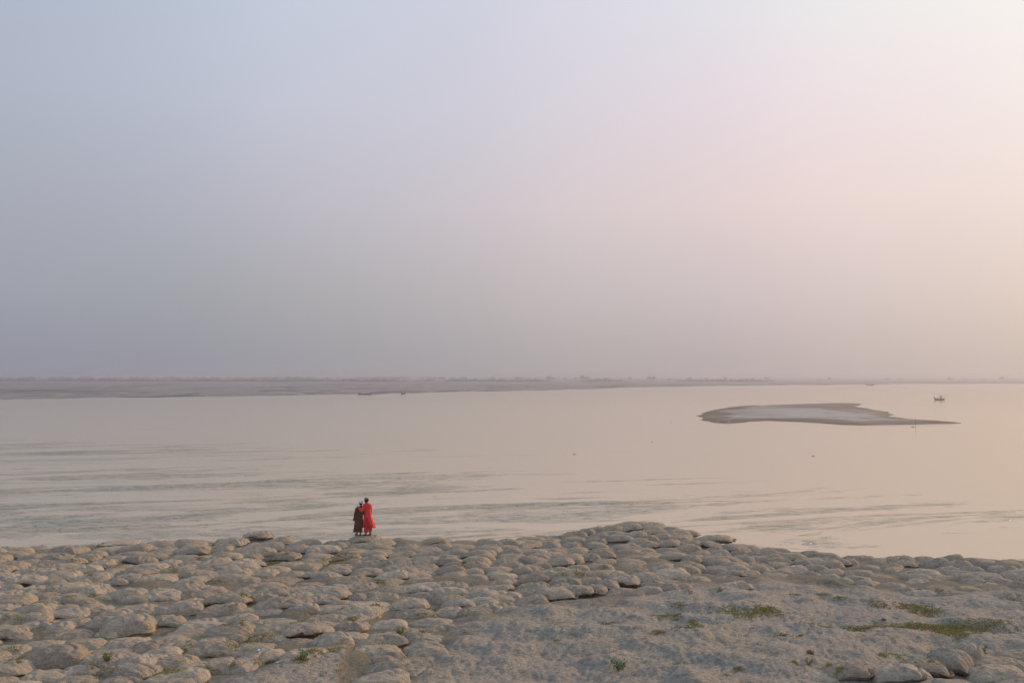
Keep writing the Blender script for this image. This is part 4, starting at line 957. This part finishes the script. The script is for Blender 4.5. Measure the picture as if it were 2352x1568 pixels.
f1, s1 = foot((.065, 0, .06), (-1, .25), .95, .012); f2, s2 = foot((.225, .02, .06), (-.6, .9), .95, .012); parts += f1 + f2
obj('body', blob(parts, .0055), M_SKIN, op)
for e_ in eyes:
    bm = bmesh.new(); bmesh.ops.create_uvsphere(bm, u_segments=12, v_segments=8, radius=.0125, matrix=Matrix.Translation(e_)); me = bpy.data.meshes.new('eye'); bm.to_mesh(me); bm.free(); obj('eye', me, M_BIRDW, op)
M_RED = cloth('coral_red_cloth', (.72, .045, .045), (.80, .075, .06)); M_PINK = cloth('red_trouser_cloth', (.62, .035, .05), (.68, .05, .06)); M_CAPT = cloth('banded_cap', (.20, .16, .13), (.42, .38, .33), 40)
def hemf(a):
    q = (a + math.pi / 2 + .25 + math.pi) % (2 * math.pi) - math.pi
    return .295 + .42 * math.exp(-(q / .55) ** 2)
rings = [(1.235,.088,0,.05,.052),(1.215,.095,0,.075,.06),(1.19,.112,0,.118,.075),(1.15,.118,0,.145,.09),(1.08,.12,0,.145,.102),(.95,.115,0,.132,.108),(.8,.118,0,.138,.118),(.62,.145,0,.17,.14),(.45,.165,0,.215,.16),(.285,.18,0,.25,.17)]
robe = [loft(rings, hem=hemf, folds=.06, seed=8), tube([(.02, 0, 1.16), lsh, el_o, wr_o], [.045, .06, .058, .04]), tube([(.21, .01, 1.15), rsh, (.235, .09, .90), (.19, .185, .75)], [.045, .058, .052, .048])]
obj('robe', joinmesh('robe', robe), M_RED, op)
obj('trousers', joinmesh('trousers', [tube([(.09, 0, .80), (.065, .0, .55), (.062, .02, .36), (.062, 0, .125)], [.11, .105, .088, .074]), tube([(.15, 0, .80), (.19, .0, .55), (.212, .02, .36), (.222, .015, .15)], [.11, .105, .085, .07])]), M_PINK, op)
obj('hair', joinmesh('hair', [hair_mesh((.075, 0, 1.315), Rm, .98, .03)]), M_HAIR, op)
obj('cap', joinmesh('cap', [cap_mesh((.075, 0, 1.325), Rm, 1.0, 'flat')]), M_CAPT, op)
for s_ in (s1, s2): sandal(s_[0] + Vector((0, 0, .012)), s_[1], .95, op, M_SANDAL)

# ------------------------------------------------------------------ boats
def hull(Lx, Wd, fb, bow, stern, seed=0):
    """open wooden boat: length along x, upswept ends; returns a closed shell with an inside"""
    n_, m = 40, 13; G = []
    for i in range(n_):
        t = -1 + 2 * i / (n_ - 1); hw = Wd / 2 * max(.02, (1 - abs(t) ** 2.6)) ** .8
        sh = fb + (bow if t > 0 else stern) * max(0, (abs(t) - .35) / .65) ** 2.4; kl = -.18 + .9 * sh * abs(t) ** 6 + .1 * abs(t) ** 3
        G.append([(t * Lx / 2, hw * math.sin(a), kl + (sh - kl) * (1 - math.cos(a)) ** .8) for a in np.linspace(-math.pi / 2, math.pi / 2, m)])
    G = np.array(G); I = G.copy(); I[:, :, 1] *= .86; I[:, :, 2] += .06; I[:, 0, 2] -= .055; I[:, -1, 2] -= .055
    A_ = np.concatenate([G, I[:, ::-1]], 1)
    k = A_.shape[1]; V = A_.reshape(-1, 3); r, c = np.meshgrid(np.arange(n_ - 1), np.arange(k), indexing='ij'); c2 = (c + 1) % k
    Fq = np.stack([r * k + c, (r + 1) * k + c, (r + 1) * k + c2, r * k + c2], -1).reshape(-1, 4)
    return V, Fq
x_, y_ = on_plane(2158, 918, 0)
bt = empty('rowing_boat', (x_, y_, 0), R(-4)); tag(bt, 'dark wooden boat with high stern post being poled on open water at right', 'boat')
obj('hull', joinmesh('hull', [hull(4.3, 1.05, .38, .45, .75)]), M_WOOD, bt)
obj('bow_plank', joinmesh('bow_plank', [tube([(1.35, -.40, .10), (1.7, -.26, .22), (2.0, -.12, .42)], [.09, .09, .05], 10, 14, 0)]), M_WOODT, bt)
obj('stern_post', joinmesh('stern_post', [tube([(-1.85, 0, .35), (-2.02, 0, .9), (-2.15, 0, 1.45)], [.19, .16, .05], 10, 14, 0)]), M_WOOD, bt)
# arched mat shelter
V = []; Fa = []; nA, nB = 18, 6
for s in (1.0, .93):
    for j in range(nB):
        for i in range(nA):
            a = math.pi * i / (nA - 1); V.append((-.35 - math.cos(a) * .62 * s, -.38 + .76 * j / (nB - 1), .35 + math.sin(a) * .85 * s))
Fa = []
for j in range(nB - 1):
    for i in range(nA - 1):
        a = j * nA + i; Fa.append((a, a + 1, a + nA + 1, a + nA)); b = a + nA * nB; Fa.append((b, b + nA, b + nA + 1, b + 1))
for i in range(nA - 1):
    a = i; b = i + nA * nB; Fa.append((a, b, b + 1, a + 1)); a += (nB - 1) * nA; b += (nB - 1) * nA; Fa.append((a, a + 1, b + 1, b))
obj('arched_shelter', mesh('arched_shelter', V, Fa), M_MAT, bt)
obj('thwart', joinmesh('thwart', [tube([(.75, -.42, .36), (.75, .42, .36)], [.07, .07], 8, 6, 0)]), M_WOOD, bt)
bp = empty('person', (x_, y_, 0), R(-4)); tag(bp, 'boatman standing and leaning back in the dark boat, holding a long pole', 'person')
hd, Rm, eyes = head((.33, 0, 1.99), (1, 0, -.1), 1.1)
parts = hd + [('l', (.36, 0, 1.9), (.42, 0, 1.78), .05, .055), ('e', (.47, 0, 1.60), (.11, .19, .22)), ('e', (.55, 0, 1.33), (.10, .15, .16)), ('e', (.60, 0, 1.15), (.12, .17, .13)),
   ('l', (.6, .09, 1.1), (.72, .1, .72), .09, .06), ('l', (.72, .1, .72), (.72, .1, .34), .055, .035), ('l', (.6, -.09, 1.1), (.80, -.1, .70), .09, .06), ('l', (.80, -.1, .70), (.93, -.1, .34), .055, .035),
   ('l', (.44, .18, 1.72), (.60, .20, 1.45), .05, .04), ('l', (.6, .2, 1.45), (.83, .05, 1.25), .038, .028), ('l', (.44, -.18, 1.72), (.66, -.22, 1.5), .05, .04), ('l', (.66, -.22, 1.5), (.98, -.06, 1.32), .038, .028)]
parts += hand((.84, .04, 1.25), (1, -.3, 0), (0, 0, -1), 1.0, 1.1, 1) + hand((.99, -.05, 1.32), (1, .3, 0), (0, 0, -1), 1.0, 1.1, -1)
for yy, xx in ((.1, .72), (-.1, .93)):
    f_, s_ = foot((xx, yy, .3), (1, 0), 1.05, .27); parts += f_
obj('body', blob(parts, .011), M_SKIN, bp)
obj('shirt', joinmesh('shirt', [loft([(1.83,.41,0,.07,.09),(1.76,.43,0,.12,.19),(1.6,.47,0,.13,.21),(1.35,.55,0,.13,.18),(1.1,.62,0,.15,.20)], folds=.04, seed=5), tube([(.43, .15, 1.76), (.6, .2, 1.46)], [.07, .06]), tube([(.43, -.15, 1.76), (.66, -.22, 1.5)], [.07, .06])]), cloth('dark_green_shirt', (.05, .07, .065)), bp)
obj('wrap_skirt', joinmesh('wrap_skirt', [loft([(1.2,.60,0,.14,.19),(1.0,.65,0,.15,.19),(.7,.75,0,.17,.19),(.52,.81,0,.19,.20)], folds=.05, seed=6)]), cloth('dark_wrap', (.05, .035, .03)), bp)
obj('hair', joinmesh('hair', [hair_mesh((.33, 0, 1.99), Rm, 1.1, .03)]), M_HAIR, bp)
tag(obj('boat_pole', joinmesh('boat_pole', [tube([(.55, 0, 1.12), (2.0, .0, 1.62), (4.3, .0, 2.28)], [.028, .026, .018], 8, 20, 0)]), M_REED, None, (x_, y_, 0)), 'long thin bamboo pole slanting up over the bow of the dark boat', 'pole')
tag(obj('fishing_rod', joinmesh('fishing_rod', [tube([(.9, .2, .4), (1.3, .2, 1.5), (1.75, .2, 2.45)], [.018, .015, .01], 8, 20, 0)]), M_REED, None, (x_, y_, 0)), 'short thin rod standing upright inside the dark boat', 'rod')
def small_boat(px, py, L, yaw, label, w=1.2):
    x, y = on_plane(px, py, 0); t = empty('wooden_boat', (x, y, 0), R(yaw)); tag(t, label, 'boat', 'small wooden boats across the river')
    obj('hull', joinmesh('hull', [hull(L, w, .75 if L > 8 else .45, .7, .9)]), M_WOOD, t); obj('thwart', joinmesh('thwart', [tube([(0, -w * .4, .42), (0, w * .4, .42)], [.07, .07], 8, 6, 0)]), M_WOODT, t)
    obj('stern_post', joinmesh('stern_post', [tube([(-L / 2 + .15, 0, .8), (-L / 2, 0, 1.6)], [.14, .07], 8, 6, 0)]), M_WOOD, t)
small_boat(1999, 884.8, 9.0, 0, 'distant empty boat near the far shore at right, above the island')
small_boat(838, 905.8, 7.2, 180, 'long dark boat beached on the far shore, left of centre')
small_boat(926, 904.6, 5.0, 70, 'small dark boat seen end on by the far shore, left of centre')

# pole, float, egret and birds
x_, y_ = on_plane(2103, 979, 0)
tag(obj('marker_pole', joinmesh('marker_pole', [tube([(0, 0, -.6), (.02, 0, .9), (-.01, 0, 1.95)], [.035, .03, .02], 8, 20, .05)]), M_REED, None, (x_, y_, 0)), 'thin upright stake in shallow water below the sandbar tail', 'stake')
def floater(px, py, s, label):
    x, y = on_plane(px, py, 0); bm = bmesh.new()
    for k in range(26):
        a = rs.random() * 6.28; r = s * rs.random(); m = Matrix.Translation((math.cos(a) * r, math.sin(a) * r, .02)) @ Matrix.Rotation(a, 4, 'Z') @ Matrix.Rotation(rs.uniform(-.9, .9), 4, 'Y')
        bmesh.ops.create_circle(bm, cap_ends=True, segments=8, radius=s * .35, matrix=m)
    bmesh.ops.create_icosphere(bm, subdivisions=2, radius=s * .5, matrix=Matrix.Diagonal((1.6, 1, .35, 1)))
    me = bpy.data.meshes.new('floating_weed'); bm.to_mesh(me); bm.free(); tag(obj('floating_weed', me, M_TREE, None, (x, y, 0)), label, 'floating weed', 'clumps floating on the river')
floater(2097, 980, .32, 'dark clump floating beside the thin stake below the sandbar')
floater(1498, 1014, .16, 'tiny dark clump floating on open water left below the sandbar')
floater(1868, 1047.5, .16, 'tiny dark clump floating on smooth water below the sandbar')
floater(1319, 1043, .14, 'tiny dark clump floating in mid river near the centre')
def egret(px, py, h, label, z=0.0, rz=0):
    x, y = on_plane(px, py, z); t = empty('egret', (x, y, z), rz); tag(t, label, 'bird', 'white waterbirds by the sandbar'); k = h / .85
    P_ = [('e', (0, 0, .42 * k), (.16 * k, .075 * k, .085 * k)), ('l', (-.1 * k, 0, .42 * k), (-.24 * k, 0, .34 * k), .06 * k, .02 * k), ('l', (.12 * k, 0, .46 * k), (.2 * k, 0, .58 * k), .045 * k, .028 * k),
          ('l', (.2 * k, 0, .58 * k), (.14 * k, 0, .7 * k), .026 * k, .02 * k), ('l', (.14 * k, 0, .7 * k), (.17 * k, 0, .8 * k), .02 * k, .02 * k), ('e', (.19 * k, 0, .82 * k), (.045 * k, .026 * k, .028 * k))]
    obj('body', blob(P_, .012 * k), M_BIRDW, t)
    obj('beak', joinmesh('beak', [tube([(.22 * k, 0, .82 * k), (.34 * k, 0, .79 * k)], [.014 * k, .003], 8, 8, 0)]), M_WOODT, t)
    for q in (-1, 1): obj('leg', joinmesh('leg', [tube([(0, .03 * q * k, .38 * k), (.03 * k, .03 * q * k, .2 * k), (0, .03 * q * k, -.02)], [.014 * k, .009 * k, .008 * k], 8, 10, 0)]), M_BIRDD, t)
egret(1674.6, 973, .75, 'white egret standing at the left front edge of the sandbar', .0)
egret(1541, 969, .6, 'small white waterbird standing in shallows left of the sandbar', 0, 2.6)
def bird(px, py, d, sp, label):
    r = ray(px, py); p = Vector((0, 0, CAM_Z)) + r * (d / r.y); t = empty('flying_bird', p, rs.uniform(0, 3)); tag(t, label, 'bird', 'dark birds low over the far sand')
    obj('body', blob([('e', (0, 0, 0), (.2 * sp, .06 * sp, .06 * sp)), ('l', (.15 * sp, 0, 0), (.26 * sp, 0, .02), .045 * sp, .03 * sp), ('l', (-.1 * sp, 0, 0), (-.32 * sp, 0, 0), .05 * sp, .02 * sp)], .02 * sp), M_BIRDD, t)
    for q in (-1, 1):
        V = [(.1, 0, 0), (.12, .25 * q, .14), (.0, .55 * q, .2), (-.06, .25 * q, .12), (-.1, 0, 0)]; V = [tuple(c * sp for c in v) for v in V]; V += [(v[0], v[1], v[2] - .015) for v in V]
        Fa = [(0, 1, 2, 3, 4), (9, 8, 7, 6, 5)] + [(i, (i + 1) % 5, (i + 1) % 5 + 5, i + 5) for i in range(5)]; obj('wing', mesh('wing', V, Fa, False), M_BIRDD, t)
bird(250, 861, 420, 1.0, 'dark bird flying right at the horizon, upper one at left')
bird(459, 858.5, 420, .8, 'dark bird just above the horizon, left of centre')
bird(157, 886, 430, .9, 'dark bird over the far sand, leftmost')
bird(263, 876, 400, 1.1, 'dark bird with raised wings over the far sand at left')
bird(317, 886, 420, .8, 'small dark bird low over the far sand, right of the raised-wing one')
bird(526, 879, 420, .7, 'small dark bird over the middle of the far sand')

# ------------------------------------------------------------------ haze
hz = NT('haze_air'); hz.t.nodes.remove(hz.b)
pv = hz.n('ShaderNodeVolumePrincipled'); pv.inputs['Color'].default_value = (.58, .61, .69, 1); pv.inputs['Density'].default_value = 0.00064; pv.inputs['Anisotropy'].default_value = 0.4
hz.l(pv.outputs[0], hz.t.nodes['Material Output'].inputs['Volume'])
bm = bmesh.new(); bmesh.ops.create_cube(bm, size=1, matrix=Matrix.Translation((0, 4600, 5.5)) @ Matrix.Diagonal((18400, 9400, 19, 1)))
me = bpy.data.meshes.new('haze'); bm.to_mesh(me); bm.free()
tag(obj('haze', me, hz.m), 'thin evening haze over the whole river', 'haze', kind='stuff')
